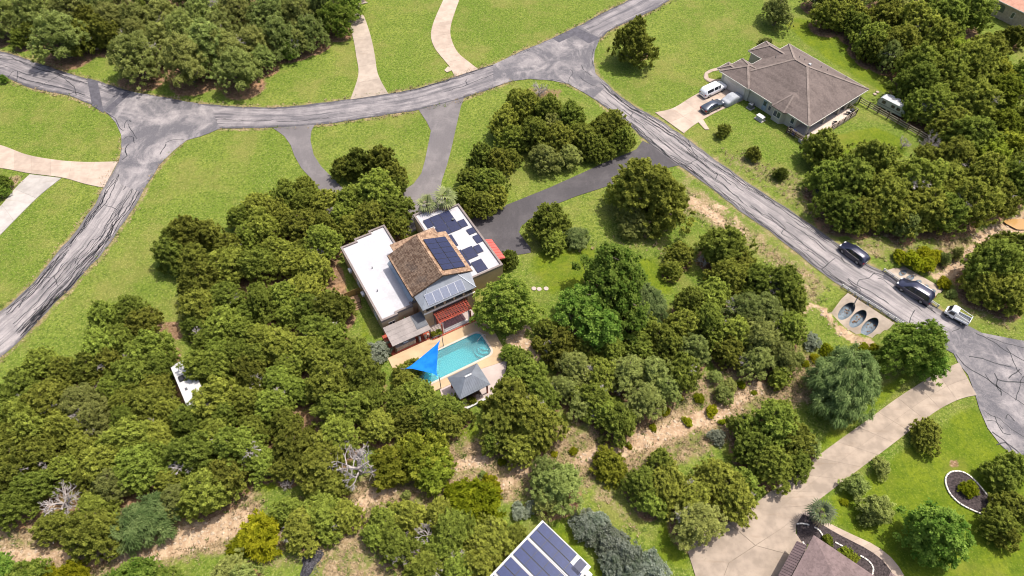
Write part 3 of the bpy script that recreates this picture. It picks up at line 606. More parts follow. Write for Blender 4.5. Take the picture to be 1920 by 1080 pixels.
# grey metal hip over the upper gallery
fr = [(5.45,-2.2,4.75),(13.7,-2.2,4.75),(12.0,.05,6.3),(9.8,.05,7.25),(7.4,.05,6.3)]
m = MB(); m.poly(fr); m.poly([(5.45,-2.2,4.75),(7.4,.05,6.3),(5.2,.05,5.65)]); m.poly([(13.7,-2.2,4.75),(14.0,.05,5.7),(12.0,.05,6.3)]); m.poly([(5.45,-2.2,4.7),(13.7,-2.2,4.7),(13.7,-2.2,4.75),(5.45,-2.2,4.75)])
mr = m.build('metal_roof', METD, H1)
m = MB(); m.bar((5.45,-2.2,4.78),(7.4,.05,6.33),.12,.05); m.build('hip_cap', GALV, mr); m = MB(); m.bar((13.7,-2.2,4.78),(12.0,.05,6.33),.12,.05); m.build('hip_cap', GALV, mr)
pf = (Vector(fr[4])-Vector((7.4,-2.2,4.75))).normalized()
plane_panels(H1, panel_mesh('solar_panel', 1.13, 1.62, CELLG, PFRAMEW), (6.45,-2.05,4.87), (1,0,0), pf, [(i*1.15, .1) for i in range(5)], 1.13, 1.62)
m = MB(); m.box(5.65, 13.5, -1.98, .9, 3.25, 3.62); m.build('gallery_floor', STUC, H1); m = MB(); m.box(5.55, 13.6, -2.12, -1.985, 3.45, 3.64); m.build('gallery_ledge', TRIM, H1)
m = MB(); m.box(5.9, 13.4, -1.6, .88, 3.63, 4.7); m.build('gallery_screen', DARKIN, H1)
for i in range(6):
    x = 5.7+i*1.5; m = MB(); m.box(x, x+.28, -1.95, -1.62, 3.625, 4.74); m.build('gallery_post', STUC, H1)
for i in range(5):
    x = 5.98+i*1.5; m = MB(); m.box(x, x+1.22, -1.84, -1.76, 4.05, 4.10); m.box(x, x+1.22, -1.84, -1.76, 3.65, 3.70)
    for k in range(7): m.box(x+.12+k*.16, x+.14+k*.16, -1.82, -1.78, 3.7, 4.05)
    m.build('gallery_railing', DKGREY, H1)
m = MB(); m.box(5.66, 6.9, -1.96, .88, 0, 3.24); m.build('wall', STUC, H1); m = MB(); m.box(12.4, 13.5, -1.9, .49, 0, 3.24); m.build('wall', STUC, H1)
for x in (7.3, 8.9, 10.5):
    m = MB(); m.box(x, x+1.3, .84, .9, .15, 2.35); d = m.build('patio_door', RED, H1); m = MB(); m.box(x+.15, x+.6, .80, .838, .4, 2.2); m.box(x+.7, x+1.15, .80, .838, .4, 2.2); m.build('pane', GLASS, d)
# roof solar panels
PB = panel_mesh('solar_panel', 1.0, 1.66, CELL, PFRAME)
dn = Vector((14.3-9.8, 0, 5.85-7.5)); 
plane_panels(H1, panel_mesh('solar_panel', 1.78, 1.06, CELL, PFRAME), (9.8,0,7.6), dn, (0,1,0), [(.45+c*1.83, .75+r*1.09) for c in (0,1) for r in range(6)], 1.78, 1.06)
def flat_panels(spots, rot=0):
    for (x, y, w, h) in spots:
        t = panel_mesh('solar_panel', w, h, CELL, PFRAME); o = share('solar_panel', t, H1, (x, y, 3.24), (R(4), 0, 0))
flat_panels([(13.05,12.6,1.05,1.75)]+[(14.15+c*1.72, 10.0+r*1.12, 1.68, 1.08) for c in (0,1) for r in range(4)]+[(12.5,10.9,1.6,1.08),(12.5,9.8,1.6,1.08),(17.6,10.1,1.15,1.5),(18.0,8.2,1.2,1.15),(18.2,6.1,1.15,1.55),(14.55,7.2,1.05,2.4),(14.45,4.5,1.05,1.7),(14.45,2.75,1.05,1.7),(15.55,5.0,1.7,1.08),(15.55,3.9,1.7,1.08),(17.3,4.3,1.05,1.5),(15.6,2.1,1.7,1.08),(15.6,1.0,1.7,1.08)])
for x, y, r_, h in ((17.2,12.2,.16,.35),(13.6,7.0,.07,.5),(2.6,9.5,.06,.3),(1.6,5.2,.06,.3)): m = MB(); m.cyl(x, y, 3.2, 3.2+h, r_); m.cyl(x, y, 3.2+h, 3.26+h, r_*1.3); m.build('roof_vent', DKGREY, H1)
# side windows, awning, small wall units, wooden stair
window(H1, 2.0, 3.2, 1.2, 2.3, -.0, -1, 2, 'x'); window(H1, 8.5, 9.7, 1.2, 2.3, -.0, -1, 2, 'x'); window(H1, .9, 1.9, 1.4, 2.4, 0, -1, 2)
for y in (6.2, 11.2): m = MB(); m.cbox(-.5,-.06,y,y+.75,2.05,2.45,.04); m.build('wall_unit', WHITE, H1)
m = MB(); m.slab([(19.55,2.2,2.9),(20.9,2.2,2.35),(20.9,6.6,2.35),(19.55,6.6,2.9)], .05)
for i in range(8): m.bar((19.55,2.4+i*.57,2.93),(20.9,2.4+i*.57,2.38),.05,.05)
m.slab([(19.55,2.2,2.85),(19.55,2.2,2.3),(20.9,2.2,2.3)], .04); m.build('red_awning', REDM, H1)
for y in (2.4, 6.4): m = MB(); m.bar((19.5,y,1.7),(20.8,y,2.35),.06,.06); m.build('awning_bracket', DKGREY, H1)
# left porch roof and outdoor kitchen
pr = [(-.15,-3.8,2.2),(5.65,-3.85,2.2),(5.65,-.6,2.55),(-.15,-.55,2.55)]; m = MB(); m.slab(pr, .14); pr_o = m.build('porch_roof', GREYMEM, H1)
for i in range(1, 4): m = MB(); y = -3.8+i*.8; m.bar((-.1,y,2.22+.086*i),(5.6,y,2.22+.086*i),.05,.03); m.build('roof_seam', GREYMEM, pr_o)
m = MB(); m.box(3.9, 5.6, -3.0, -.65, 2.335, 2.365); m.slab([(3.95,-3.05,2.33),(5.6,-3.05,2.33),(5.6,-.65,2.60),(3.95,-.65,2.60)], .01); m.build('roof_shadow_patch', DKGREY, pr_o)  # dark sheet in place of the shadow the taller house casts on the porch roof
for x in (.1, 3.6, 5.4): m = MB(); m.box(x, x+.14, -3.7, -3.56, .12, 2.05); m.build('porch_post', WOODB, H1)
kit = empty('outdoor_kitchen', (.35,-3.55,.1), 0, H1)
m = MB(); m.box(0, 2.9, 0, .75, 0, .9); m.build('counter_base', STONE, kit); m = MB(); m.cbox(-.06, 2.96, -.06, .82, .9, .98, .02); m.build('counter_top', M('granite counter', (0.32,0.27,0.235), .5, .3, 6), kit)
m = MB(); m.cbox(1.1, 1.95, .1, .65, .982, 1.2, .06); m.build('grill_lid', STEEL, kit)
# pergola over the patio
per = empty('pergola', (0,0,0), 0, H1)
for x, y in ((7.2,-4.0), (11.7,-3.95), (7.3,-2.0), (11.8,-2.0)): m = MB(); m.box(x-.09, x+.09, y-.09, y+.09, .1, 2.5); m.build('post', RED, per)
m = MB(); m.box(6.9, 12.1, -3.75, -3.6, 2.5, 2.68); m.build('beam', RED, per); m = MB(); m.box(6.9, 12.1, -2.05, -1.9, 2.5, 2.68); m.build('beam', RED, per)
for i in range(13): m = MB(); x = 7.0+i*.41; m.box(x, x+.07, -4.0, -1.99, 2.69, 2.82); m.build('rafter', RED, per)
for i in range(7): m = MB(); y = -3.95+i*.3; m.box(6.9, 12.1, y, y+.06, 2.825, 2.865); m.build('slat', RED, per)
for x, s in ((7.36, 1), (11.5, -1)):
    m = MB(); n = 9; V = []
    for k in range(n):
        t = k/(n-1); w = .30-.14*math.sin(t*math.pi*.9)+.05*t
        for a in range(8): V.append((x+math.cos(a*.785)*w*.5*(1+.15*(a % 2)), -3.88+math.sin(a*.785)*w*.45*(1+.15*((a+1) % 2)), .22+2.25*(1-t)))
    m.add(V, [(k*8+a, k*8+(a+1)%8, (k+1)*8+(a+1)%8, (k+1)*8+a) for k in range(n-1) for a in range(8)]); m.smooth = True; m.build('curtain', CLOTH, per)
# ------------------------------------------------------------------ pool terrace
def H1P(x, y): q = Matrix.Rotation(R(29.7), 3, 'Z')@Vector((x, y, 0)); b = P(715,602,3.4); return (b[0]+q.x, b[1]+q.y)
def rrect(x0, x1, y0, y1, r, n=5):
    out = []
    for cx, cy, a0 in ((x1-r,y1-r,0),(x0+r,y1-r,90),(x0+r,y0+r,180),(x1-r,y0+r,270)):
        for k in range(n+1): a = R(a0+90*k/n); out.append((cx+r*math.cos(a), cy+r*math.sin(a)))
    return out
def ring_sheet(outer, holes, z, name, mat, parent=None, depth=.05, **k):
    """flat sheet with holes cut out, given a skirt"""
    bm = bmesh.new(); es = []
    for lp in [outer]+holes:
        vs = [bm.verts.new((a, b, z)) for a, b in lp]; es += [bm.edges.new((vs[i], vs[(i+1)%len(vs)])) for i in range(len(vs))]
    bmesh.ops.triangle_fill(bm, edges=es, use_beauty=True, normal=(0,0,1))
    ex = bmesh.ops.extrude_edge_only(bm, edges=[e for e in bm.edges if len(e.link_faces) == 1]); vv = [v for v in ex['geom'] if isinstance(v, bmesh.types.BMVert)]
    for v in vv: v.co.z -= depth
    bmesh.ops.recalc_face_normals(bm, faces=bm.faces)
    me = bpy.data.meshes.new(name); bm.to_mesh(me); bm.free(); me.materials.append(mat); o = bpy.data.objects.new(name, me); put(o, parent); tag(o, **k); return o
pool_out = rrect(.4, 11.85, -10.3, -6.2, .85)
dk = [(-1.2,-3.8),(5.5,-3.85),(8,-4.1),(12.6,-4.15),(13.9,-4.6),(13.7,-8),(13.5,-11.2),(12.9,-12.3),(9.4,-11.75),(3.0,-11.8),(-.5,-11.2),(-1.4,-8)]
terr = empty('pool_terrace', (*P(715,602,3.4), 0), R(29.7), kind='structure')
ring_sheet(dk, [rrect(.35, 11.9, -10.35, -6.15, .9)], .05, 'pool_deck', DECKB, terr)
ring_sheet(rrect(.12, 12.13, -10.58, -5.92, 1.0), [pool_out], .09, 'coping', concrete('pale coping stone', (0.48,0.41,0.34), .08), terr)
m = MB(); m.prism([(2.9,-11.82),(9.4,-11.77),(12.9,-12.32),(12.2,-13.4),(11.6,-14.0),(9.2,-15.9),(8.4,-16.3),(3.6,-16.2),(2.4,-14.5)], -.3, .045); m.build('patio', PATIO, terr)
m = MB(); m.prism([(-.55,-3.78),(5.6,-3.82),(5.6,-.0),(-.5,-.0)], -.05, .10); m.build('kitchen_paving', REDF, terr)
m = MB(); m.prism([(5.62,-4.08),(12.7,-4.12),(12.7,.8),(5.62,.8)], -.05, .12); m.build('house_patio', PATIO, terr)
m = MB(); m.prism([(5.5,-4.28),(12.9,-4.33),(12.9,-4.13),(5.5,-4.09)], -.05, .16); m.build('red_step', REDF, terr)
m = MB(); m.box(7.75, 11.2, -3.5, -1.5, .122, .14); m.build('rug', RUG, None).parent = H1; 
POOL = empty('swimming_pool', (*P(715,602,3.4), 0), R(29.7), label='turquoise rounded rectangular swimming pool set in the beige terrace', cat='swimming pool')
m = MB(); n = len(pool_out); ip = rrect(.55, 11.7, -10.15, -6.35, .75)
m.add([(*p, .06) for p in pool_out]+[(*p, -1.45) for p in ip], [(i,(i+1)%n,(i+1)%n+n,i+n) for i in range(n)]+[tuple(range(n, 2*n))]); m.build('basin', POOLW, POOL, fix=False)
m = MB(); m.poly([(*p, -.07) for p in rrect(.42, 11.83, -10.28, -6.22, .83)]); m.build('water', WATER, POOL)
for k, (r_, z) in enumerate(((1.75,-1.05),(1.3,-.72),(.85,-.4))):
    m = MB(); arc = [(11.7+r_*math.cos(a), -8.35+r_*math.sin(a)*.95) for a in [R(90+i*15) for i in range(13)]]; m.prism(arc, -1.44, z); m.build('pool_step', POOLW, POOL)
m = MB(); m.tube([(12.25,-7.5,.08),(12.2,-7.5,.75),(12.0,-7.5,.92),(11.5,-7.5,.85),(10.95,-7.5,.2),(10.9,-7.5,-.3)], .04, 8); m.build('handrail', WHITE, POOL)
# low white planter walls along the patio front
pw = empty('planter_wall', (*H1P(5.7,-3.95), .12), R(29.7), label='low white planter wall with plants along the patio edge', cat='planter')
m = MB(); m.cbox(0, 1.6, -.12, .3, 0, .34, .02); m.cbox(1.9, 5.9, -.1, .12, 0, .26, .02); m.build('wall', WHITE, pw)
m = MB(); m.box(2.0, 5.6, .14, .5, 0, .05)
for i in range(14): m.box(2.05+i*.26, 2.09+i*.26, .02, .5, .06, .12)
m.build('white_slats', WHITE, pw)
# shade sail
def sail():
    S = [Vector((5.95,-6.2,2.5)), Vector((3.1,-11.2,2.4)), Vector((-.2,-8.0,2.4))]
    root = empty('shade_sail', (*P(715,602,3.4), 0), R(29.7), label='bright blue triangular shade sail stretched over the pool end', cat='shade sail')
    N = 16; V = []; F = []; idx = {}; cen = (S[0]+S[1]+S[2])/3
    for i in range(N+1):
        for j in range(N+1-i):
            a, b, c = i/N, j/N, 1-(i+j)/N; p = S[0]*a+S[1]*b+S[2]*c
            e = 4*(a*b*(1-c)**2+b*c*(1-a)**2+a*c*(1-b)**2)          # concave hems
            w = (1-min(1, 3*min(a,b,c)))**2; p = p+(cen-p)*.15*w*min(1, 3.2*e)
            p.z -= .35*27*a*b*c*.5; idx[i, j] = len(V); V.append(tuple(p))
    for i in range(N):
        for j in range(N-i):
            F.append((idx[i,j], idx[i+1,j], idx[i,j+1]))
            if i+j < N-1: F.append((idx[i+1,j], idx[i+1,j+1], idx[i,j+1]))
    t = NT('blue sail cloth'); c = t.mix(t.ramp(t.noise(t.coord('Object'), .9, 3), .3, .7), (0.012,0.15,0.60), (0.02,0.21,0.70)); d = t.n('ShaderNodeBsdfDiffuse'); tr = t.n('ShaderNodeBsdfTranslucent'); mx = t.n('ShaderNodeMixShader'); mx.inputs[0].default_value = .25
    t.l(c, d.inputs[0]); t.l(c, tr.inputs[0]); t.l(d.outputs[0], mx.inputs[1]); t.l(tr.outputs[0], mx.inputs[2]); t.l(mx.outputs[0], t.out.inputs[0])
    m = MB(); m.add(V, F); m.smooth = True; m.build('cloth', t.m, root)
    for s in S:
        o = (s-cen); o.z = 0; o.normalize(); q = s+o*.5; m = MB(); m.cyl(q.x, q.y, 0, 2.9, .06, .05, 8); m.build('pole', DKGREY, root)
        m = MB(); m.tube([tuple(s), (q.x, q.y, 2.75)], .018, 5); m.build('rope', WHITE, root)
sail()
# gazebo
gz = empty('gazebo', (*P(715,602,3.4), 0), R(29.7), label='open gazebo with slate grey hipped metal roof below the pool', cat='gazebo')
e = [(4.1,-15.75,2.55),(8.55,-15.75,2.55),(8.55,-12.05,2.55),(4.1,-12.05,2.55)]; a0, a1 = (5.9,-13.9,3.95), (6.75,-13.9,3.95)
m = MB(); m.poly([e[0],e[1],a1,a0]); m.poly([e[1],e[2],a1]); m.poly([e[2],e[3],a0,a1]); m.poly([e[3],e[0],a0]); m.poly([(p[0],p[1],2.47) for p in e][::-1])
for i in range(4): p, q = e[i], e[(i+1)%4]; m.poly([(p[0],p[1],2.47),(q[0],q[1],2.47),q,p])
gr = m.build('roof', METD, gz)
m = MB()
for i in range(1, 15):                                           # standing seams
    t = i/15; 
    for (p, q, lo, hi) in ((e[0],e[1],a0,a1),(e[3],e[2],a0,a1)):
        b = Vector(p).lerp(Vector(q), t); x = min(max(b.x, lo[0]), hi[0]); sl = (b.x-e[0][0])/(lo[0]-e[0][0]) if b.x < lo[0] else ((e[1][0]-b.x)/(e[1][0]-hi[0]) if b.x > hi[0] else 1); tp = Vector((b.x, b.y+(-13.9-b.y)*sl, 2.55+1.4*sl)); m.bar(b+Vector((0,0,.02)), tp+Vector((0,0,.02)), .035, .05)
m.build('roof_seams', METD, gr); m = MB(); m.bar((5.85,-13.9,3.97),(6.8,-13.9,3.97),.22,.08); m.build('ridge_cap', WHITE, gr)
for x, y in ((4.45,-15.4),(8.2,-15.4),(8.2,-12.4),(4.45,-12.4)): m = MB(); m.box(x-.09,x+.09,y-.09,y+.09,.04,2.47); m.build('post', RED, gz)
m = MB(); m.box(3.7, 9.2, -16.35, -16.05, -.3, .35); m.build('edge_wall', WHITE, gz)
bc = empty('bar_counter', (*H1P(5.1,-14.9), .045), R(29.7), label='dark bar counter under the gazebo roof', cat='counter')
m = MB(); m.box(0, 2.2, 0, .5, 0, .95); m.build('cabinet', WOODB, bc); m = MB(); m.cbox(-.1, 2.3, -.15, .6, .95, 1.02, .02); m.build('top', DKGREY, bc)
for i, x in enumerate((5.4, 6.3, 7.1)):
    st = empty('bar_stool', (*H1P(x,-15.35), .045), R(29.7), label=['bar stool under the gazebo, leftmost of three','bar stool under the gazebo, middle of three','bar stool under the gazebo, rightmost of three'][i], cat='stool', group='bar stools at the gazebo')
    m = MB(); m.cyl(0, 0, .68, .75, .19); m.build('seat', WOODB, st)
    for k in range(4): a = k*1.571+.785; m = MB(); m.tube([(math.cos(a)*.22, math.sin(a)*.22, 0), (math.cos(a)*.12, math.sin(a)*.12, .68)], .02, 5); m.build('leg', BLACK, st)
# pots and statues on the kitchen paving
for i, (x, y, h, lb) in enumerate(((3.9,-3.45,.95,'tall pale stone urn beside the outdoor kitchen'),(4.75,-3.5,.8,'white stone pot beside the porch post'),(5.2,-3.4,.7,'pale pot with a leafy plant near the patio corner'))):
    u = empty('garden_urn', (*H1P(x, y), .1), 0, label=lb, cat='urn'); m = MB(); pf_ = [(0,.15),(.08,.16),(.12,.09),(.4,.17),(.75,.2),(.9,.13),(1,.17)]
    for (z0, r0), (z1, r1) in zip(pf_[:-1], pf_[1:]): m.cyl(0, 0, z0*h, z1*h, r0, r1, 12)
    m.build('body', STONE if i else WHITE, u)
# wooden side stair with landing on the left of the house
ws = empty('wooden_stair', (*H1P(-2.3,6.9), 0), R(29.7), label='brown wooden steps and landing against the left wall of the house', cat='stairs')
for i in range(8): m = MB(); m.box(.0, 1.5, i*.18, i*.18+.165, .38, .43); m.build('deck_board', WOOD, ws)
for i in range(3): m = MB(); m.box(.1, 1.3, -.3-i*.3, -.02-i*.3, .24-i*.12, .29-i*.12); m.build('tread', WOOD, ws)
for x, y in ((0,0),(1.42,0),(0,1.36),(1.42,1.36)): m = MB(); m.box(x, x+.08, y, y+.08, 0, 1.3); m.build('post', WOOD, ws)
wf = empty('wooden_screen_fence', (*H1P(-2.6,8.5), 0), R(29.7), label='yellowish plank screen fence beside the left wall of the house', cat='fence')
for i in range(15): m = MB(); m.box(i*.165, i*.165+.15, 0, .03, .05, 1.55); m.build('plank', M('yellow pine plank', (0.36,0.235,0.075), .8, .25, 3) if i == 0 else bpy.data.materials['yellow pine plank'], wf)
for z in (.4, 1.3): m = MB(); m.box(0, 2.45, .032, .08, z, z+.09); m.build('rail', WOOD, wf)

# ------------------------------------------------------------------ brown hip-roofed house (top right)
H2 = empty('brown_roofed_house', (*P(1517,235,3.0), 0), R(37.46), label='single storey cream house with brown grey hipped shingle roof and corner deck', cat='house')
m = MB(); m.prism([(.45,2.6),(.45,13.4),(.2,13.4),(.2,20.1),(5.6,20.1),(5.6,17.6),(9.5,17.6),(9.5,21.1),(14.1,21.1),(14.1,17.6),(16.9,17.6),(16.9,.5),(12.2,.5),(12.2,2.6)], 0, 2.9); m.build('wall', STUCL, H2)
def hip(parent, x0, x1, y0, y1, ze, zr, name='hip_roof', mat=SHING, rid=True, ridge=None, gut=True):
    """hip roof on a rectangle (eaves at ze, ridge at zr)"""
    w, d = x1-x0, y1-y0
    if ridge: A, B = ridge
    elif w >= d: A, B = (x0+d/2, (y0+y1)/2), (x1-d/2, (y0+y1)/2)
    else: A, B = ((x0+x1)/2, y0+w/2), ((x0+x1)/2, y1-w/2)
    A, B = (*A, zr), (*B, zr); c = [(x0,y0,ze),(x1,y0,ze),(x1,y1,ze),(x0,y1,ze)]; m = MB()
    if abs(A[0]-B[0]) > abs(A[1]-B[1]): fs = [[c[0],c[1],B,A],[c[1],c[2],B],[c[2],c[3],A,B],[c[3],c[0],A]]; hl = [(c[0],A),(c[3],A),(c[1],B),(c[2],B)]
    else: fs = [[c[0],c[1],A],[c[1],c[2],B,A],[c[2],c[3],B],[c[3],c[0],A,B]]; hl = [(c[0],A),(c[1],A),(c[2],B),(c[3],B)]
    for f in fs: m.poly(f)
    for i in range(4): p, q = c[i], c[(i+1)%4]; m.poly([(p[0],p[1],ze-.16),(q[0],q[1],ze-.16),q,p])
    m.poly([(p[0],p[1],ze-.16) for p in c][::-1]); o = m.build(name, mat, parent)
    if rid:
        m = MB(); up = Vector((0,0,.02))
        for p, q in hl+([(A, B)] if (Vector(A)-Vector(B)).length > .3 else []): m.bar(Vector(p)+up, Vector(q)+up, .42, .05)
        m.build('ridge_cap', SHINGR, o)
    m = MB()
    for i in range(4):
        p, q = Vector(c[i]), Vector(c[(i+1)%4]); n_ = Vector((q.y-p.y, p.x-q.x, 0)).normalized()*.04; m.bar(p+n_-Vector((0,0,.1)), q+n_-Vector((0,0,.1)), .06, .16)
    if gut: m.build('gutter', TRIM, o)
    return o
hip(H2, -.15, 17.35, -.2, 18.2, 2.98, 6.45, ridge=((9.0,8.8),(9.0,11.6)))
hip(H2, -.35, 6.2, 13.4, 20.6, 2.96, 4.55, ridge=((3.0,17.0),(3.4,17.05)))
hip(H2, 9.1, 14.5, 14.5, 21.6, 2.97, 4.4, ridge=((11.8,15.5),(11.8,19.0)))
hip(H2, .0, 3.2, 17.8, 21.4, 2.955, 3.75, ridge=((1.6,18.6),(1.6,19.8)))
by = MB()                                                   # bay window hip
bp = [(-.05,8.3,3.0),(-.75,7.6,2.92),(-.75,5.0,2.92),(-.05,4.2,3.0),(2.5,6.0,4.55),(2.5,6.4,4.55)]
for f in ((0,1,5),(1,2,4,5),(2,3,4)): by.poly([bp[i] for i in f])
by.poly([bp[0], bp[5], (3.2,8.0,4.0)]); by.poly([bp[3], bp[4], (3.2,4.4,4.0)]); by.poly([bp[4], bp[5], (4.2,6.2,4.6)]); by.poly([bp[5], (4.2,6.2,4.6), (3.2,8.0,4.0)]); by.poly([bp[4], (4.2,6.2,4.6), (3.2,4.4,4.0)])
by.poly([(p[0],p[1],2.8) for p in bp[:4]]); by.poly([(-.75,7.6,2.8),(-.75,5.0,2.8),(-.75,5.0,2.92),(-.75,7.6,2.92)])
bo = by.build('bay_roof', SHING, H2); m = MB(); m.bar((-.75,5.0,2.95),(2.5,6.0,4.58),.3,.05); m.bar((-.75,7.6,2.95),(2.5,6.4,4.58),.3,.05); m.build('ridge_cap', SHINGR, bo)
m = MB(); m.prism([(.46,7.6),(-.35,7.2),(-.35,5.4),(.46,4.9)], 0, 2.85); m.build('bay_wall', STUCL, H2)
window(H2, 5.5, 7.1, 1.0, 2.3, -.35, -1, 2, 'x'); window(H2, 3.0, 3.8, 1.0, 2.2, .45, -1, 1, 'x')
m = MB(); m.box(.38, .447, 9.2, 10.1, .15, 2.2); d = m.build('side_door', M('grey blue door', (0.30,0.36,0.42), .5), H2); m = MB(); m.box(.35, .378, 9.35, 9.95, 1.2, 2.05); m.build('pane', GLASS, d)
m = MB(); m.box(.36, .447, 8.3, 8.7, .9, 1.6); m.build('meter_box', DKGREY, H2)
m = MB(); m.box(.12, .197, 14.3, 19.4, .05, 2.35); gd = m.build('garage_door', M('beige garage door', (0.60,0.545,0.46), .6, .05), H2)
for i in range(5): m = MB(); m.box(.09, .118, 14.35, 19.35, .08+i*.455, .5+i*.455); m.build('door_panel', gd.data.materials[0], gd)
window(H2, 13.6, 16.3, 1.0, 2.25, .5, -1, 4)
window(H2, 3.0, 5.2, .5, 2.3, 2.6, -1, 2); window(H2, 7.0, 10.5, .3, 2.3, 2.6, -1, 4)
for x in (.75, 5.6, 9.8, 12.0): m = MB(); m.box(x-.14, x+.14, .2, .48, .55, 2.83); m.build('porch_post', STUCL, H2)
m = MB(); m.box(.3, 12.6, .05, 2.58, -.1, .5); m.build('porch_floor', CONCW, H2)
for x, y, z, w in ((6.0,13.2,4.55,.5),(10.3,9.0,6.0,.45)): m = MB(); m.cbox(x, x+w, y, y+w, z-.3, z+.16, .05); m.build('roof_vent', WHITE, H2)
for x, y in ((11.5,12.2),(11.9,11.2),(13.2,8.2),(13.8,7.1),(15.6,4.0),(3.6,12.5)): m = MB(); zz = 6.45-(x-9)*.40; m.cyl(x, y, zz-.2, zz+.32, .06); m.build('vent_pipe', DKGREY, H2)
# corner deck with railing
H2a = R(37.46)
def H2P(x, y): q = Matrix.Rotation(H2a, 3, 'Z')@Vector((x, y, 0)); b = P(1517,235,3.0); return (b[0]+q.x, b[1]+q.y)
dk2 = empty('timber_deck', (*P(1517,235,3.0), 0), H2a, label='raised pale timber deck with railing at the corner of the brown roofed house', cat='deck')
for i in range(9): m = MB(); y = -1.75+i*.195; m.box(1.6, 12.9, y, y+.18, .62, .66); m.build('deck_board', M('bleached deck board', (0.58,0.47,0.39), .8, .12, 2) if i == 0 else bpy.data.materials['bleached deck board'], dk2)
m = MB(); m.box(1.6, 12.9, -1.8, -1.76, .0, .6); m.build('skirt', WOODG, dk2); m = MB(); m.box(-1.3, 1.5, -.9, .2, -.05, .5); m.build('corner_slab', CONCW, dk2)
rp = [(-1.3,2.2),(-1.3,-.9),(.1,-.95),(1.6,-1.75),(3.5,-1.75),(5.4,-1.75),(7.3,-1.75),(9.2,-1.75),(11.1,-1.75),(12.9,-1.75),(12.9,.2)]
for x, y in rp: m = MB(); m.box(x-.06, x+.06, y-.06, y+.06, .0, 1.55); m.build('post', WOODB, dk2)
for p, q in zip(rp[:-1], rp[1:]):
    for z in (.85, 1.15, 1.5): m = MB(); m.bar((*p, z), (*q, z), .05, .11); m.build('rail', WOODB if z < 1.4 else WOODG, dk2)
def chairish(x, y, rz, lb, mat):
    c = empty('patio_chair', (*H2P(x, y), .66), H2a+rz, label=lb, cat='chair'); m = MB(); m.cbox(-.25,.25,-.25,.25,.36,.42,.03); m.build('seat', mat, c); m = MB(); m.slab([(-.25,.25,.42),(.25,.25,.42),(.25,.38,.92),(-.25,.38,.92)], .04); m.build('backrest', mat, c)
    for a, b in ((-.22,-.22),(.22,-.22),(-.22,.22),(.22,.22)): m = MB(); m.cyl(a, b, 0, .36, .025, n=6); m.build('leg', BLACK, c)
chairish(11.2,-.9, .6, 'dark patio chair by the right end of the timber deck', BLACK); chairish(7.0,-1.1, 2.4, 'dark patio chair beside the middle of the deck railing', DKGREY)
gl = empty('barbecue_grill', (*H2P(11.9,-1.2), .66), H2a, label='black barbecue grill at the far end of the timber deck', cat='grill'); m = MB(); m.cbox(-.4,.4,-.28,.28,.6,.95,.08); m.build('lid', BLACK, gl); m = MB(); m.box(-.35,.35,-.25,.25,.05,.6); m.build('cabinet', DKGREY, gl); m = MB(); m.box(-.75,-.42,-.22,.22,.68,.72); m.build('side_shelf', STEEL, gl)
# objects round the house
for i, (x, y, c_, lb) in enumerate(((-.75,1.7,(0.02,0.06,0.36),'blue wheeled bin by the corner porch of the brown roofed house'),(-.6,2.7,(0.015,0.018,0.03),'dark wheeled bin beside the blue bin'))):
    b = empty('wheeled_bin', (*H2P(x, y), .0), H2a, label=lb, cat='bin'); mt = M('bin plastic %d' % i, c_, .5, .1); m = MB(); a = [(-.27,-.3),(.27,-.3),(.27,.3),(-.27,.3)]
    m.add([(p*.8, q*.8, .05) for p, q in a]+[(p, q, 1.0) for p, q in a], [(3,2,1,0),(4,5,6,7),(0,1,5,4),(1,2,6,5),(2,3,7,6),(3,0,4,7)]); m.build('body', mt, b); m = MB(); m.cbox(-.3,.3,-.36,.34,1.0,1.08,.03); m.build('lid', mt, b)
    for s in (-1, 1): m = MB(); m.tube([(s*.2,.3,.1),(s*.27,.3,.1)], .1, 10); m.build('wheel', BLACK, b)
ac = empty('air_conditioner', (*H2P(-.75,11.6), 0), H2a, label='grey air conditioning unit against the cream house wall', cat='air conditioner')
m = MB(); m.cbox(-.45,.45,-.45,.45,.1,1.0,.05); m.build('casing', DKGREY, ac); m = MB(); m.cyl(0, 0, 1.003, 1.05, .36, .3, 16); m.build('fan_guard', STEEL, ac); m = MB(); m.box(-.6,.6,-.6,.6,-.05,.1); m.build('pad', CONCW, ac)
gn = empty('backup_generator', (*H2P(-2.0,8.3), 0), H2a, label='white generator box on the grass beside the cream house', cat='generator')
m = MB(); m.cbox(-.4,.4,-.7,.7,.12,.75,.05); m.build('casing', WHITE, gn); m = MB(); m.box(-.45,.45,-.75,.75,.74,.80); m.build('lid', WHITE, gn); m = MB(); m.box(-.6,.6,-.9,.9,-.05,.11); m.build('pad', CONCW, gn)
def rail_fence(a, b, n, lb, rails=(.35,.75,1.15)):
    a, b = Vector((*a, 0)), Vector((*b, 0)); f = empty('rail_fence', a, 0, label=lb, cat='fence'); d = b-a
    for i in range(n+1): p = d*i/n; m = MB(); m.box(p.x-.08, p.x+.08, p.y-.08, p.y+.08, 0, 1.35); m.build('post', WOODB, f)
    for i in range(n):
        for z in rails: p, q = d*i/n, d*(i+1)/n; m = MB(); m.bar((p.x,p.y,z),(q.x,q.y,z), .05, .15); m.build('rail', WOODG, f)
rail_fence(H2P(16.6,.2), H2P(17.0,-16), 8, 'dark timber rail fence running from the house past the parked trailer')
rail_fence(H2P(-1.2,2.9), H2P(-.8,-5.6), 5, 'timber rail fence in front of the corner deck')

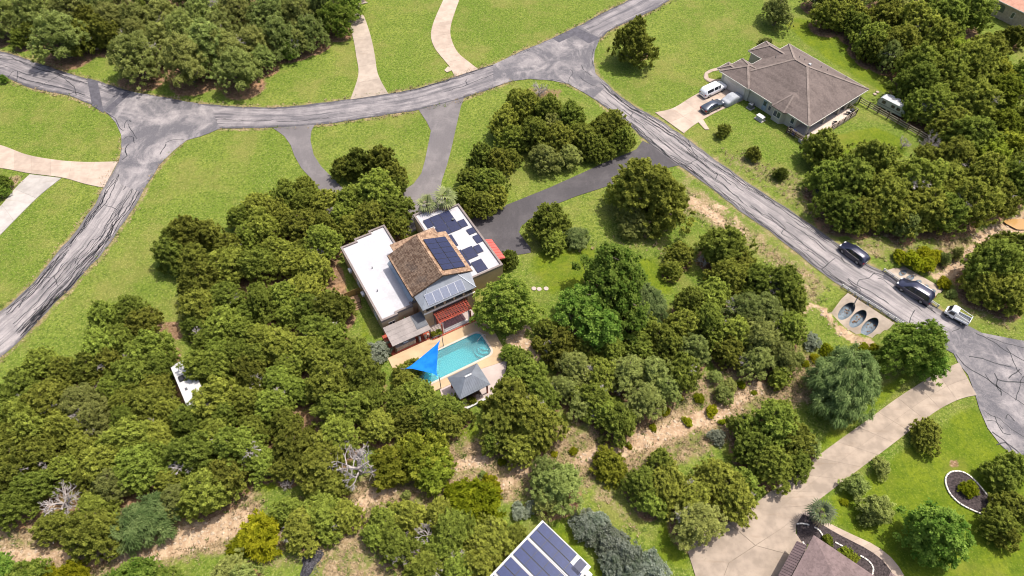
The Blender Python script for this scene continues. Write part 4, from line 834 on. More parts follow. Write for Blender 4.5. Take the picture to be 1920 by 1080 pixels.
# ------------------------------------------------------------------ solar-roofed shed (bottom)
o = P(1017,975,4.0); SH = empty('solar_roofed_shed', (*o, 0), R(-44.14), label='shed with white edged metal roof covered in blue solar panels at the bottom', cat='shed')
m = MB(); m.box(.2, 7.0, -16, -.2, 0, 3.75); m.build('wall', STUCL, SH)
sl_ = lambda x, y: 3.98-.02*(x)
m = MB(); m.slab([(0,-16.2,sl_(0,0)),(7.2,-16.2,sl_(7.2,0)),(7.2,0,sl_(7.2,0)),(0,0,sl_(0,0))], .12); rf = m.build('metal_roof', WHITE, SH)
for y in (-2.56,-5.18,-7.8,-10.42): m = MB(); m.bar((0,y,4.02),(7.2,y,3.88),.12,.06); m.build('roof_rib', WHITE, rf)
PS = panel_mesh('solar_panel', 1.67, 1.10, CELLB, PFRAME)
ps = []
for r_ in range(5):
    for k in (0, 1):
        for c in range(4): ps.append((.25+c*1.68, -1.25-r_*2.62-k*1.15))
ps = [q for q in ps if not (q[0] > 5 and q[1] > -1.5)]
plane_panels(SH, PS, (0,0,4.03), (7.2,0,-.144), (0,1,0), ps, 1.62, 1.05)
plane_panels(SH, panel_mesh('solar_panel', 1.1, 1.62, CELL, PFRAMEW), (0,0,4.03), (7.2,0,-.144), (0,1,0), [(5.7,-1.75)], 1.1, 1.62)
m = MB(); m.cbox(7.05, 7.75, -.9, -.25, 2.2, 3.0, .05); m.build('wall_unit', WHITE, SH); m = MB(); m.cbox(7.02, 7.5, -1.8, -1.2, 1.2, 2.2, .05); m.build('inverter_box', STEEL, SH)

# ------------------------------------------------------------------ plum brown roofed house (bottom right)
H3o = P(1526,1003,3.0); H3 = empty('plum_roofed_house', (*H3o, 0), R(-39.0), label='house with plum brown shingle roof at the bottom right by the concrete drive', cat='house')
m = MB(); m.prism([(.5,-.5),(7.6,-.5),(7.6,.3),(16,.3),(16,-22),(.5,-22)], 0, 2.85); m.build('wall', STUCL, H3)
hip(H3, 0, 22, -20, 0, 2.98, 6.4, mat=SHINGP, rid=False, gut=False); hip(H3, 8.2, 18, -9, 1.5, 2.96, 4.9, mat=SHINGP, rid=False, gut=False, ridge=((13,-6),(13,-3.2)))
m = MB(); m.slab([(-1.1,-12,2.2),(-.02,-12,2.72),(-.02,-1.4,2.72),(-1.1,-1.4,2.2)][::-1], .08)
for i in range(32): y = -11.8+i*.33; m.bar((-1.1,y,2.22),(-.05,y,2.74),.06,.05)
m.build('ribbed_awning', M('dark plum ribbed metal', (0.115,0.08,0.08), .6, .15), H3)
m = MB(); m.box(.44, .497, -9, -3, .05, 2.3); m.build('garage_door', STUCL, H3)
# far house at the top right corner
o1, o2 = Vector(P(1845,22,0)), Vector(P(1905,52,0)); d = o2-o1; H4 = empty('far_stone_house', (*o1, 0), math.atan2(d.y, d.x), label='pale stone house with salmon roof in the top right corner', cat='house')
m = MB(); m.box(0, 24, 0, 14, 0, 3.6); m.build('wall', M('pale stone wall', (0.42,0.34,0.26), .9, .2, 2.5, .3), H4)
hip(H4, -.5, 24.5, -.5, 14.5, 3.6, 7.2, mat=M('salmon roof shingles', (0.52,0.27,0.19), .9, .15, 1.5), rid=False)
window(H4, 5.2, 5.9, 1.2, 2.5, 0, -1, 1)
m = MB(); arc = [(1.9,0),(3.5,0)]+[(2.7+.8*math.cos(a), .9+.6*math.sin(a)) for a in [R(i*20) for i in range(10)]]
m.add([(x, -.02, 1.4+z) for x, z in arc], [tuple(range(len(arc)))]); m.build('arched_window', GLASS, H4)
# ------------------------------------------------------------------ vehicles (local x forward, origin on the ground under the middle)
TYRE = M('tyre rubber', (0.018,0.018,0.018), .85, .2); RIM = M('alloy rim', (0.48,0.48,0.49), .3, .1, 3, 0, .8); CARGL = M('car glass', (0.018,0.022,0.028), .06, .1, 1, 0, 0, .7); CHROME = M('chrome', (0.65,0.65,0.66), .15, .05, 1, 0, 1.0); REDL = M('red lamp glass', (0.35,0.015,0.015), .2); CLEARL = M('clear lamp glass', (0.6,0.6,0.6), .15)
def paint_mat(name, c, metal=.3):
    t = NT(name); t.base(t.mix(t.ramp(t.noise(t.coord('Object'), 3, 2), .3, .7), c, tuple(min(1, x*1.12) for x in c)), .28, metal, .5); t.b.inputs['Coat Weight'].default_value = .7; t.b.inputs['Coat Roughness'].default_value = .06; return t.m
NAVY = paint_mat('navy paint', (0.022,0.024,0.05)); CARW = paint_mat('white car paint', (0.78,0.78,0.78), 0); SLATE = paint_mat('slate paint', (0.045,0.055,0.075))
def wheel(parent, x, y, r, w=.22):
    m = MB(); pr = [(r*.62,-w/2),(r*.93,-w/2),(r,-w/2+.04),(r,w/2-.04),(r*.93,w/2),(r*.62,w/2)]; n = 18
    m.add([(q*math.cos(2*math.pi*k/n), s, q*math.sin(2*math.pi*k/n)) for q, s in pr for k in range(n)], [(a*n+k, a*n+(k+1)%n, ((a+1)%6)*n+(k+1)%n, ((a+1)%6)*n+k) for a in range(6) for k in range(n)]); m.smooth = True
    wo_ = empty('wheel', (x, y, r), 0, parent); m.build('tyre', TYRE, wo_); m = MB(); s = 1 if y > 0 else -1
    m.add([(r*.64*math.cos(2*math.pi*k/n), s*(w/2-.03), r*.64*math.sin(2*math.pi*k/n)) for k in range(n)]+[(0, s*(w/2+.0), 0)], [(k, (k+1)%n, n) for k in range(n)])
    for k in range(5): a = 2*math.pi*k/5; m.bar((0, s*w/2, 0), (r*.6*math.cos(a), s*(w/2-.01), r*.6*math.sin(a)), .07, .05)
    m.build('rim', RIM, wo_)
def car_body(root, st, paint, glass_side, wind, rear):
    """loft through stations (x, half width, belt z, top z, top half width); glass cells are cut from the same surface"""
    rows = []
    for x, w, zb, zt, wt in st: rows.append([(w*.86,.22),(w*.97,.36),(w,.62),(w*.985,zb-.08),(w*.95,zb),(wt,zt-.07),(wt*.86,zt),(0,zt+.02)])
    def pt(i, j): r = rows[i]; return (st[i][0], r[j][0], r[j][1]) if j < 8 else (st[i][0], -r[14-j][0], r[14-j][1])
    m = MB(); m.smooth = True; nv = 15
    m.add([pt(i, j) for i in range(len(st)) for j in range(nv)], [(i*nv+j, (i+1)*nv+j, (i+1)*nv+j+1, i*nv+j+1) for i in range(len(st)-1) for j in range(nv-1)]+[tuple(range(nv)), tuple((len(st)-1)*nv+k for k in range(nv))[::-1]])
    b = m.build('body', paint, root)
    m = MB(); m.box(st[0][0]+.2, st[-1][0]-.2, -st[2][1]*.86, st[2][1]*.86, .16, .30); m.build('underbody', BLACK, b)
    def cell(quads, name, off=.012, shr=.08):
        for q in quads:
            v = [Vector(k) for k in q]; c = sum(v, Vector())/4; n = (v[2]-v[0]).cross(v[3]-v[1]).normalized()
            if n.dot(c-Vector((0,0,.8))) < 0: n = -n
            m = MB(); m.poly([tuple(k.lerp(c, shr)+n*off) for k in v]); m.build(name, CARGL, b)
    for i0, i1 in glass_side:
        cell([(pt(i0,4),pt(i1,4),pt(i1,5),pt(i0,5))], 'side_window'); cell([(pt(i0,10),pt(i1,10),pt(i1,9),pt(i0,9))], 'side_window')
    if wind: i = wind; cell([(pt(i,5),pt(i+1,5),pt(i+1,9),pt(i,9))], 'windscreen', .03, .05)
    if rear: i = rear; cell([(pt(i,5),pt(i+1,5),pt(i+1,9),pt(i,9))], 'rear_window', .03, .08)
    return b
def finish_car(root, L, W, wb, r, zt, zh, shift=0.0, rails=None):
    for x in (-wb/2+shift, wb/2+shift):
        for s in (-1, 1):
            wheel(root, x, s*(W/2-.10), r); m = MB(); n = 14; a = [(x+(r+.07)*math.cos(math.pi*k/n), s*(W/2-.02), r+(r+.05)*math.sin(math.pi*k/n)) for k in range(n+1)]; m.poly(a+[(x-(r+.07), s*(W/2-.02), .26), (x+(r+.07), s*(W/2-.02), .26)]); m.build('wheel_arch', BLACK, root)
    for s in (-1, 1):
        m = MB(); m.cbox(L/2-.32, L/2-.02, s*(W/2-.42)-.2, s*(W/2-.42)+.2, zh-.22, zh-.06, .03); m.build('headlight', CLEARL, root)
        m = MB(); m.cbox(-L/2-.01, -L/2+.16, s*(W/2-.24)-.2, s*(W/2-.24)+.2, zt-.32, zt-.08, .03); m.build('tail_light', REDL, root)
        m = MB(); m.cbox(L*.16, L*.16+.14, s*(W/2+.1)-.11, s*(W/2+.1)+.11, zt-.02, zt+.14, .03); m.build('mirror', root.children[0].data.materials[0], root)
    m = MB(); m.box(-L/2-.03, -L/2+.02, -.26, .26, .62, .76); m.build('number_plate', WHITE, root)
    if rails:
        for s in (-1, 1): m = MB(); m.tube([(rails[0], s*rails[2], rails[3]-.05),(rails[0]+.15, s*rails[2], rails[3]),(rails[1]-.15, s*rails[2], rails[3]),(rails[1], s*rails[2], rails[3]-.06)], .018, 6); m.build('roof_rail', CHROME, root)
def place_by_wheels(rear_px, front_px, W, left):
    a, b = Vector(P(*rear_px)), Vector(P(*front_px)); d = (b-a).normalized(); nrm = Vector((-d.y, d.x))*(1 if left else -1); c = (a+b)/2+nrm*(W/2-.1); return (c.x, c.y, .04), math.atan2(d.y, d.x)
def suv(name, label, loc, rz, L, W, Ht, paint, wb):
    c = empty(name, loc, rz, label=label, cat='car', group='dark cars parked along the road edge'); h = L/2
    st = [(-h,W/2*.86,.95,1.02,W/2*.8),(-h+.08,W/2*.97,1.0,1.12,W/2*.86),(-h+.42,W/2,1.04,Ht-.10,W/2*.72),(-h+.8,W/2,1.05,Ht,W/2*.74),(-.1,W/2,1.03,Ht+.02,W/2*.76),(L*.14,W/2,1.02,Ht-.03,W/2*.74),(L*.29,W/2,1.0,1.09,W/2*.82),(h-.35,W/2*.97,.92,.97,W/2*.8),(h-.05,W/2*.86,.78,.80,W/2*.7),(h,W/2*.78,.7,.72,W/2*.6)]
    car_body(c, st, paint, [(2,3),(3,4),(4,5),(5,6)], 5, 1); finish_car(c, L, W, wb, .37, 1.05, .95, .02, (-h+.7, L*.1, W/2*.66, Ht+.03))
    for s in (-1, 1): m = MB(); m.box(-h+.9, L*.2, s*(W/2-.005)-.012, s*(W/2-.005)+.012, 1.03, 1.065); m.build('chrome_strip', RIM, c); m = MB(); m.box(-wb/2+.5, wb/2-.5, s*(W/2+.02)-.03, s*(W/2+.02)+.03, .36, .42); m.build('side_step', CHROME, c)
    return c
l, z = place_by_wheels((1605,495), (1578,474.5), 1.9, False); suv('parked_car', 'navy blue crossover parked at the road edge above the culvert', l, z, 4.6, 1.9, 1.62, NAVY, 2.72)
l, z = place_by_wheels((1724.4,568.5), (1688,546), 2.0, False); suv('parked_car', 'long navy SUV with roof rails parked over the culvert', l, z, 5.2, 2.0, 1.85, NAVY, 3.02)
def sedan(label, loc, rz):
    L, W = 4.75, 1.82; c = empty('parked_car', loc, rz, label=label, cat='car'); h = L/2
    st = [(-h,W/2*.84,.82,.9,W/2*.72),(-h+.1,W/2*.95,.92,1.0,W/2*.78),(-h+.55,W/2,.97,1.04,W/2*.8),(-h+1.35,W/2,.95,1.40,W/2*.66),(-.1,W/2,.93,1.45,W/2*.68),(L*.10,W/2,.92,1.40,W/2*.67),(L*.27,W/2,.9,.98,W/2*.8),(h-.4,W/2*.96,.84,.88,W/2*.76),(h-.05,W/2*.84,.68,.7,W/2*.66),(h,W/2*.76,.62,.64,W/2*.5)]
    car_body(c, st, SLATE, [(2,3),(3,4),(4,5),(5,6)], 5, 2); finish_car(c, L, W, 2.7, .33, .98, .86); return c
l, z = place_by_wheels((1330,212.5), (1349.4,203.2), 1.82, True); sedan('dark slate sedan parked on the pale driveway in front of the pickup', l, z)
def pickup(loc, rz):
    L, W = 5.6, 1.95; c = empty('pickup_truck', loc, rz, label='white pickup truck with a white canopy over its bed', cat='pickup truck'); h = L/2
    st = [(-h,W/2*.93,1.1,1.22,W/2*.88),(-h+.05,W/2*.97,1.12,1.28,W/2*.9),(-h+.32,W/2,1.14,1.84,W/2*.76),(-h+2.0,W/2,1.14,1.86,W/2*.78),(-h+2.06,W/2,1.13,1.86,W/2*.78),(.35,W/2,1.12,1.86,W/2*.76),(L*.17,W/2,1.1,1.80,W/2*.74),(L*.28,W/2,1.1,1.18,W/2*.84),(h-.3,W/2*.98,1.05,1.1,W/2*.86),(h-.03,W/2*.93,.9,.95,W/2*.8),(h,W/2*.9,.8,.84,W/2*.7)]
    car_body(c, st, CARW, [(2,3),(4,5),(5,6),(6,7)], 6, 1); finish_car(c, L, W, 3.5, .39, 1.1, 1.05); m = MB(); m.cbox(-h-.12, -h+.05, -W/2+.08, W/2-.08, .5, .66, .03); m.build('bumper', CHROME, c); return c
l, z = place_by_wheels((1329.5,183.5), (1353.6,172), 1.95, True); pickup(l, z)
def covered_car(loc, rz):
    o = empty('covered_car', loc, rz, label='car hidden under a grey fabric cover beside the garage', cat='car'); L, W = 4.5, 1.9; nx, ny = 26, 17; V = []
    for i in range(nx):
        t = i/(nx-1); x = -L/2+L*t; top = np.interp(t, [0,.04,.2,.38,.62,.75,.95,1], [.55,.95,1.05,1.45,1.45,1.02,.85,.5]); w = W/2*np.interp(t, [0,.06,.5,.94,1], [.8,.97,1.03,.97,.75])
        for j in range(ny):
            a = -1+2*j/(ny-1); s = abs(a); y = w*np.sign(a)*min(1, s*1.55)*(1+.03*math.sin(i*1.9)*(s > .7)); zz = top*(1-.05*s*s) if s < .55 else top*.95*(1-((s-.55)/.45))+.08; V.append((x, y, zz+.012*math.sin(i*1.7+j*2.3)))
    F = [(i*ny+j, (i+1)*ny+j, (i+1)*ny+j+1, i*ny+j+1) for i in range(nx-1) for j in range(ny-1)]; m = MB(); m.add(V, F+[tuple(range(ny)), tuple(range((nx-1)*ny, nx*ny))[::-1]]); m.smooth = True; m.build('cover', M('grey car cover cloth', (0.32,0.33,0.35), .7, .12, 2), o)
    for x in (-1.35, 1.3):
        for y in (-.75, .75): wheel(o, x, y, .33)
q = P(1371,190); covered_car((q[0], q[1], .05), R(36))
def mini_truck(loc, rz):
    c = empty('mini_truck', loc, rz, label='small white flatbed mini truck with a rack parked at the turning circle', cat='truck'); W = 1.46
    m = MB(); V = []; sec = [(1.62,.45,.5),(1.66,.9,.5),(1.45,1.0,.72),(1.05,1.72,.62),(.98,1.78,.6),(.35,1.78,.6),(.28,1.7,.64),(.28,.95,.72),(.28,.4,.7)]
    n = len(sec); V = [(x, s*W/2*(w/.72), z_) for s in (1,-1) for x, z_, w in sec]; m.add(V, [tuple(range(n)), tuple(range(n, 2*n))[::-1]]+[(i, (i+1)%n, (i+1)%n+n, i+n) for i in range(n)]); b = m.build('cab', CARW, c)
    m = MB(); m.poly([(1.44,.62,1.05),(1.44,-.62,1.05),(1.10,-.56,1.66),(1.10,.56,1.66)]); [m.v.__setitem__(i, (x+.03, y, z_+.02)) for i, (x, y, z_) in enumerate(m.v)]; m.build('windscreen', CARGL, b)
    for s in (-1, 1): m = MB(); m.poly([(1.25,s*.742,1.02),(.45,s*.742,1.02),(.45,s*.69,1.58),(1.05,s*.69,1.58)]); m.build('side_window', CARGL, b); m = MB(); m.cbox(1.58,1.68,s*.45-.14,s*.45+.14,.62,.82,.03); m.build('headlight', CLEARL, b)
    m = MB(); m.box(-1.65,1.4,-.6,.6,.34,.5); m.build('chassis', BLACK, c); m = MB(); m.box(-1.68,.2,-.7,.7,.62,.68); m.build('bed_floor', DKGREY, c)
    for s in (-1, 1): m = MB(); m.box(-1.68,.2,s*.70-.02,s*.70+.02,.62,.94); m.build('bed_side', CARW, c)
    m = MB(); m.box(-1.71,-1.67,-.7,.7,.62,.94); m.build('tailgate', CARW, c)
    m = MB()
    for s in (-1, 1): m.tube([(.2,s*.68,.9),(.2,s*.68,1.62)], .035, 5); m.tube([(-1.66,s*.68,.9),(-1.66,s*.68,1.3)], .035, 5); m.tube([(.2,s*.68,1.62),(-1.66,s*.68,1.3)], .035, 5)
    m.tube([(.2,-.68,1.62),(.2,.68,1.62)], .035, 5); m.tube([(-1.66,-.68,1.3),(-1.66,.68,1.3)], .035, 5); m.build('rack', CARW, c)
    for x in (-.95, .95):
        for y in (-.6, .6): wheel(c, x, y, .27, .16)
l, z = place_by_wheels((1799.5,609), (1775,596), 1.46, False); mini_truck((l[0], l[1], .05), z)
def trailer(loc, rz, L, W, Ht, lb, side, units=True):
    c = empty('camper_trailer', loc, rz, label=lb, cat='trailer'); m = MB(); pr = [(-L/2,.55),(-L/2-.05,1.6),(-L/2+.15,Ht-.12),(-L/2+.4,Ht),(L/2-.9,Ht),(L/2-.2,Ht-.5),(L/2,1.5),(L/2-.1,.55)]; n = len(pr)
    m.add([(x, s*W/2, z_) for s in (1,-1) for x, z_ in pr], [tuple(range(n)), tuple(range(n, 2*n))[::-1]]+[(i, (i+1)%n, (i+1)%n+n, i+n) for i in range(n)]); m.build('body', side, c)
    m = MB(); m.slab([(-L/2+.38,-W/2+.03,Ht+.02),(L/2-.92,-W/2+.03,Ht+.02),(L/2-.92,W/2-.03,Ht+.02),(-L/2+.38,W/2-.03,Ht+.02)], .04); m.build('roof_skin', WHITE, c)
    if units:
        for x, y, a, b, h, mt, nm in ((.3,.15,.85,.7,.28,BLACK,'air_conditioner'),(-.2,-.75,.35,.35,.12,DKGREY,'roof_vent'),(1.9,.1,.4,.4,.14,WHITE,'roof_hatch'),(-1.3,.35,.4,.3,.12,DKGREY,'roof_vent'),(.7,-.5,.22,.22,.12,DKGREY,'vent_cap')): m = MB(); m.cbox(x, x+a, y, y+b, Ht+.02, Ht+.02+h, .05); m.build(nm, mt, c)
    m = MB()
    for x in (-.3, .6):
        for s in (-1, 1): wheel(c, x-.2, s*(W/2-.12), .34)
    m.tube([(L/2-.1,.45,.5),(L/2+1.1,0,.5),(L/2-.1,-.45,.5)], .05, 6); m.build('drawbar', DKGREY, c)
    for s in (-1, 1):
        for x in (-L*.3, L*.05, L*.25): m = MB(); m.poly([(x-.35,s*(W/2+.012),1.35),(x+.35,s*(W/2+.012),1.35),(x+.35,s*(W/2+.012),1.95),(x-.35,s*(W/2+.012),1.95)]); m.build('window', CARGL, c)
    m = MB(); [m.box(-L/2+.1, L/2-.3, s*(W/2+.006)-.004, s*(W/2+.006)+.004, 1.0, 1.12) for s in (-1, 1)]; m.build('side_stripe', DKGREY, c); return c
a, b = Vector(P(325,700,2.8)), Vector(P(352,765,2.8)); d = (b-a).normalized(); nrm = Vector((-d.y, d.x)); ctr = b-d*3.9+nrm*1.2
trailer((ctr.x, ctr.y, 0), math.atan2(d.y, d.x)+math.pi, 8.2, 2.45, 2.8, 'white roofed camper trailer half hidden among the junipers of the wood', WHITE)
a, b = Vector(P(1645,197,.5)), Vector(P(1684,217,.5)); d = (b-a).normalized(); nrm = Vector((-d.y, d.x)); ctr = (a+b)/2+nrm*1.0+d*.3
trailer((ctr.x, ctr.y, 0), math.atan2(d.y, d.x), 5.2, 2.1, 2.3, 'pale grey travel trailer parked by the timber rail fence', M('pale grey aluminium', (0.36,0.39,0.39), .4, .1, 2, 0, .3), False)

# ------------------------------------------------------------------ culvert under the road
CULC = concrete('stained culvert concrete', (0.36,0.295,0.235), .22); PIPE = M('galvanised culvert pipe', (0.125,0.155,0.18), .6, .25, 2.5, 0, .1)
def apron(ap, centres_px, zc, r, root_label, name):
    T0, T1, B1, B0 = ap; u = (T1-T0).normalized(); dn = ((B0-T0)+(B1-T1))/2; dn -= u*dn.dot(u); Ls = dn.length; w = dn.normalized(); nrm = u.cross(w); nrm = nrm if nrm.z > 0 else -nrm
    root = empty(name, T0, 0, label=root_label, cat='culvert')
    loc = lambda p: ((p-T0).dot(u), (p-T0).dot(w)); corners = [loc(p) for p in ap]; fl = Vector((w.x, w.y, 0)).normalized(); holes = []
    sl = -w.z/math.hypot(w.x, w.y)                                   # fall of the apron
    for (px, py) in centres_px:
        x, y = P(px, py, zc); cu = (Vector((x, y, zc))-T0).dot(u); holes.append((cu, zc))
    bm = bmesh.new(); es = []
    def P3(a, b): return u*a+w*b
    loops = [[P3(*c) for c in corners]]; rings = []
    for cu, zc_ in holes:
        ring = []
        for k in range(28):
            th = 2*math.pi*k/28; z_ = zc_+r*.62*math.sin(th); a = cu+r*math.cos(th); b = (-z_)/(-w.z); ring.append(P3(a, b))
        loops.append(ring); rings.append(ring)
    for lp in loops:
        vs = [bm.verts.new(p) for p in lp]; es += [bm.edges.new((vs[i], vs[(i+1)%len(vs)])) for i in range(len(vs))]
    bmesh.ops.triangle_fill(bm, edges=es, use_beauty=True, normal=nrm)
    oe = [e for e in bm.edges if len(e.link_faces) == 1]; ex = bmesh.ops.extrude_edge_only(bm, edges=oe)
    for v in [g for g in ex['geom'] if isinstance(g, bmesh.types.BMVert)]: v.co -= nrm*.18
    bmesh.ops.recalc_face_normals(bm, faces=bm.faces); me = bpy.data.meshes.new('apron'); bm.to_mesh(me); bm.free(); me.materials.append(CULC); o = bpy.data.objects.new('apron', me); put(o, root)
    for ring in rings:
        V = [tuple(p-nrm*.0+fl*.02) for p in ring]+[tuple(p-fl*6) for p in ring]; n = len(ring); m = MB(); m.add(V, [(i, (i+1)%n, (i+1)%n+n, i+n) for i in range(n)]+[tuple(range(n, 2*n))]); m.smooth = False; po = m.build('pipe', PIPE, root)
        m = MB(); lo = [p for p in ring]; c = sum((Vector(p) for p in ring), Vector())/n; m2 = MB()
        rr = random.Random(int(c.x*100)); 
        for _ in range(14):
            t = rr.uniform(-.9, 1.2); q = c-fl*t+u*rr.uniform(-.5, .5)*r; q.z = c.z-r*.5; s = rr.uniform(.03, .09); m2.box(q.x-s, q.x+s, q.y-s, q.y+s, q.z-s*.3, q.z+s*.5)
        m2.build('debris', M('rusty leaf debris', (0.20,0.11,0.06), .95, .4, 5) if 'rusty leaf debris' not in bpy.data.materials else bpy.data.materials['rusty leaf debris'], po)
    return root
apron(AP1, [(1577,594), (1597,610), (1618,626)], -.74, .80, 'sloped concrete culvert headwall with three large pipe openings below the road', 'culvert')
apron(AP2, [(1697,508), (1711,517), (1725,526), (1738,535), (1750,545)], -.48, .42, 'smaller concrete culvert headwall with pale blue pipes behind the parked SUV', 'culvert')
def guard(pts, n, lb):
    root = empty('white_guard_rail', (*P(*pts[0]), 0), 0, label=lb, cat='guard rail'); a, b = Vector((*P(*pts[0]), 0)), Vector((*P(*pts[1]), 0)); d = b-a
    for i in range(n+1): p = d*i/n; m = MB(); m.box(p.x-.07, p.x+.07, p.y-.07, p.y+.07, -.3, .62); m.build('post', WHITE, root)
    for i in range(n):
        p, q = d*i/n, d*(i+1)/n
        for z_ in (.30, .56): m = MB(); m.bar((p.x,p.y,z_),(q.x,q.y,z_),.06,.11); m.build('rail', WHITE, root)
guard(((1578,538),(1690,608)), 9, 'long low white guard rail above the three culvert pipes'); guard(((1656,508),(1757,576)), 6, 'white guard rail on the far road edge behind the parked SUV')

# ------------------------------------------------------------------ garden beds, edging, paths, small things
MULCH = M('dark mulch', (0.055,0.042,0.042), .95, .5, 5, .6); EDGE = M('white edging stone', (0.62,0.58,0.52), .8, .15, 4)
def bed(px, lb, edge_px, z=.05):
    b = empty('mulch_bed', (0,0,0), 0, label=lb, cat='garden bed'); sheet('mulch', px, MULCH, z, parent=b, smooth_step=.7, jit=.05)
    for e in edge_px:
        c = catmull([P(*q) for q in e], .38)
        for p, q in zip(c[:-1], c[1:]):
            p, q = Vector((*p, .09)), Vector((*q, .09)); g = (q-p)*.06; m = MB(); m.bar(p+g, q-g, .16, .14); m.build('edging_stone', EDGE, b)
    return b
bed([(1772,898),(1778,888),(1788,884),(1803,885),(1818,893),(1835,910),(1850,928),(1870,945),(1890,958),(1880,975),(1850,968),(1825,958),(1800,945),(1782,928),(1774,912)], 'teardrop shaped dark mulch bed edged with pale stones in the lawn', [[(1885,983),(1850,968),(1825,958),(1800,945),(1782,928),(1774,912),(1772,898),(1778,888),(1788,884),(1803,885),(1818,893),(1835,910),(1850,928),(1870,945),(1882,954)]])
bed([(1494,966),(1500,963),(1514,968),(1528,974),(1545,985),(1580,1004),(1620,1025),(1650,1045),(1668,1062),(1680,1085),(1655,1100),(1600,1060),(1560,1040),(1530,1018),(1508,1022),(1496,1005),(1492,985)], 'dark mulch bed between the plum roofed house and its path', [[(1493,983),(1505,982),(1517,985)],[(1526,989),(1535,994),(1543,1006)],[(1565,1017),(1580,1025)],[(1612,1042),(1628,1052),(1637,1066),(1634,1080)],[(1504,1016),(1511,1025)]])
slab_drive('front_path', [(1552,980),(1580,994),(1610,1008),(1640,1022),(1665,1040),(1685,1062),(1698,1085)], [(1540,983),(1570,1001),(1600,1016),(1630,1032),(1652,1048),(1668,1066),(1680,1090)], 8, CONCP, z=.06)
sheet('front_path', [(1506,960),(1522,948),(1528,958),(1532,975),(1500,962)], CONCP, .0575, kind='structure')
for i, (px, py, lb) in enumerate(((1001,541,'round pale stepping stone on the lawn, leftmost of three'),(1011,542,'round pale stepping stone on the lawn, middle of three'),(1024,541,'round pale stepping stone on the lawn, rightmost of three'))):
    q = P(px, py); m = MB(); m.cyl(q[0], q[1], -.02, .03, .36, .36, 16); m.cyl(q[0], q[1], .03, .06, .36, .32, 16); m.build('stepping_stone', PATIO, label=lb, cat='stepping stone', group='stepping stones')
for i, (px, py) in enumerate(((1640,177),(1645,173))):
    q = P(px, py); m = MB(); m.cyl(q[0], q[1], -.02, .12, .33, .33, 14); m.cyl(q[0], q[1], .12, .17, .33, .27, 14); m.build('septic_lid', CONCP, label=['round pale septic lid nearer the house','round pale septic lid nearer the trailer'][i], cat='lid')
q = P(1535,360); u = empty('utility_box', (*q, 0), R(35), label='dark green utility box on a pad at the edge of the trees', cat='utility box'); m = MB(); m.cbox(-.5,.5,-.45,.45,.1,.8,.06); m.build('cabinet', M('dark green metal', (0.05,0.065,0.06), .5), u); m = MB(); m.box(-.7,.7,-.65,.65,-.05,.1); m.build('pad', CONCW, u); m = MB(); m.box(-.15,.15,-.46,-.452,.4,.6); m.build('notice', WHITE, u)
q = P(1625,101); u = empty('flower_ring', (*q, 0), 0, label='small round flower bed with a dark planter on the back lawn', cat='flower bed'); m = MB(); m.cyl(0,0,0,.45,.3,.42,12); m.build('planter', BLACK, u)
LEAFM = M('bedding plants', (0.07,0.16,0.03), .9, .4, 4); m = MB(); rr = random.Random(3)
for k in range(150): a = rr.uniform(0, 6.28); r_ = rr.uniform(.9, 1.35); x, y = r_*math.cos(a), r_*math.sin(a); h = rr.uniform(.1,.3); b = rr.uniform(0, 6.28); m.add([(x-.1*math.cos(b), y-.1*math.sin(b), .02),(x+.1*math.cos(b), y+.1*math.sin(b), .02),(x+rr.uniform(-.1,.1), y+rr.uniform(-.1,.1), h)], [(0,1,2)])
m.build('plants', LEAFM, u, fix=False)
# burnt brush pile, boulders, muddy puddle
q = P(583,1052); u = empty('burn_pile', (*q, 0), 0, label='black burnt brush pile on the grass at the bottom', cat='ash pile'); m = MB(); rr = random.Random(11); V = []
for i in range(9):
    for j in range(20): a = 2*math.pi*j/20; r_ = i/8*(1+.18*math.sin(a*3)+.1*math.sin(a*5)); V.append((r_*1.0*math.cos(a)*1.0+r_*.45*math.sin(a), r_*1.7*math.sin(a), .28*(1-(i/8)**1.5)+rr.uniform(-.03,.03)))
m.add(V, [(i*20+j, i*20+(j+1)%20, (i+1)*20+(j+1)%20, (i+1)*20+j) for i in range(8) for j in range(20)]); m.build('ash', M('black ash', (0.045,0.042,0.048), .95, .5, 4, .6), u)
m = MB()
for k in range(60): x, y = rr.gauss(.1,.5), rr.gauss(0,.8); a = rr.uniform(0, 3.14); l_ = rr.uniform(.15,.5); m.tube([(x-l_*math.cos(a), y-l_*math.sin(a), .12+rr.random()*.1),(x+l_*math.cos(a), y+l_*math.sin(a), .2+rr.random()*.15)], .025, 4)
m.build('charred_sticks', M('charred sticks', (0.10,0.095,0.105), .9, .5, 5), u, fix=False)
ROCKM = NT('limestone rock'); c_ = ROCKM.mix(ROCKM.ramp(ROCKM.noise(ROCKM.pos(), 1.7, 4), .3, .7), (0.30,0.215,0.14), (0.50,0.40,0.295)); ROCKM.base(c_, .9, 0, .15); ROCKM = ROCKM.m
def rock_verts(rr, s):
    n, k = 6, 3; V = [(0,0,s*.55)]
    for a, (zz, rd) in enumerate(((.38,.65),(.05,1.0))):
        for j in range(n): t = 2*math.pi*(j+.5*a)/n; q_ = s*rd*rr.uniform(.75,1.2); V.append((q_*math.cos(t), q_*math.sin(t)*.8, s*zz*rr.uniform(.7,1.2)-.0))
    for j in range(n): t = 2*math.pi*j/n; V.append((s*.8*math.cos(t), s*.6*math.sin(t), -s*.3))
    F = [(0, 1+j, 1+(j+1)%n) for j in range(n)]+[(1+a*n+j, 1+(a+1)*n+j, 1+(a+1)*n+(j+1)%n, 1+a*n+(j+1)%n) for a in range(2) for j in range(n)]; return V, F
rr = random.Random(21)
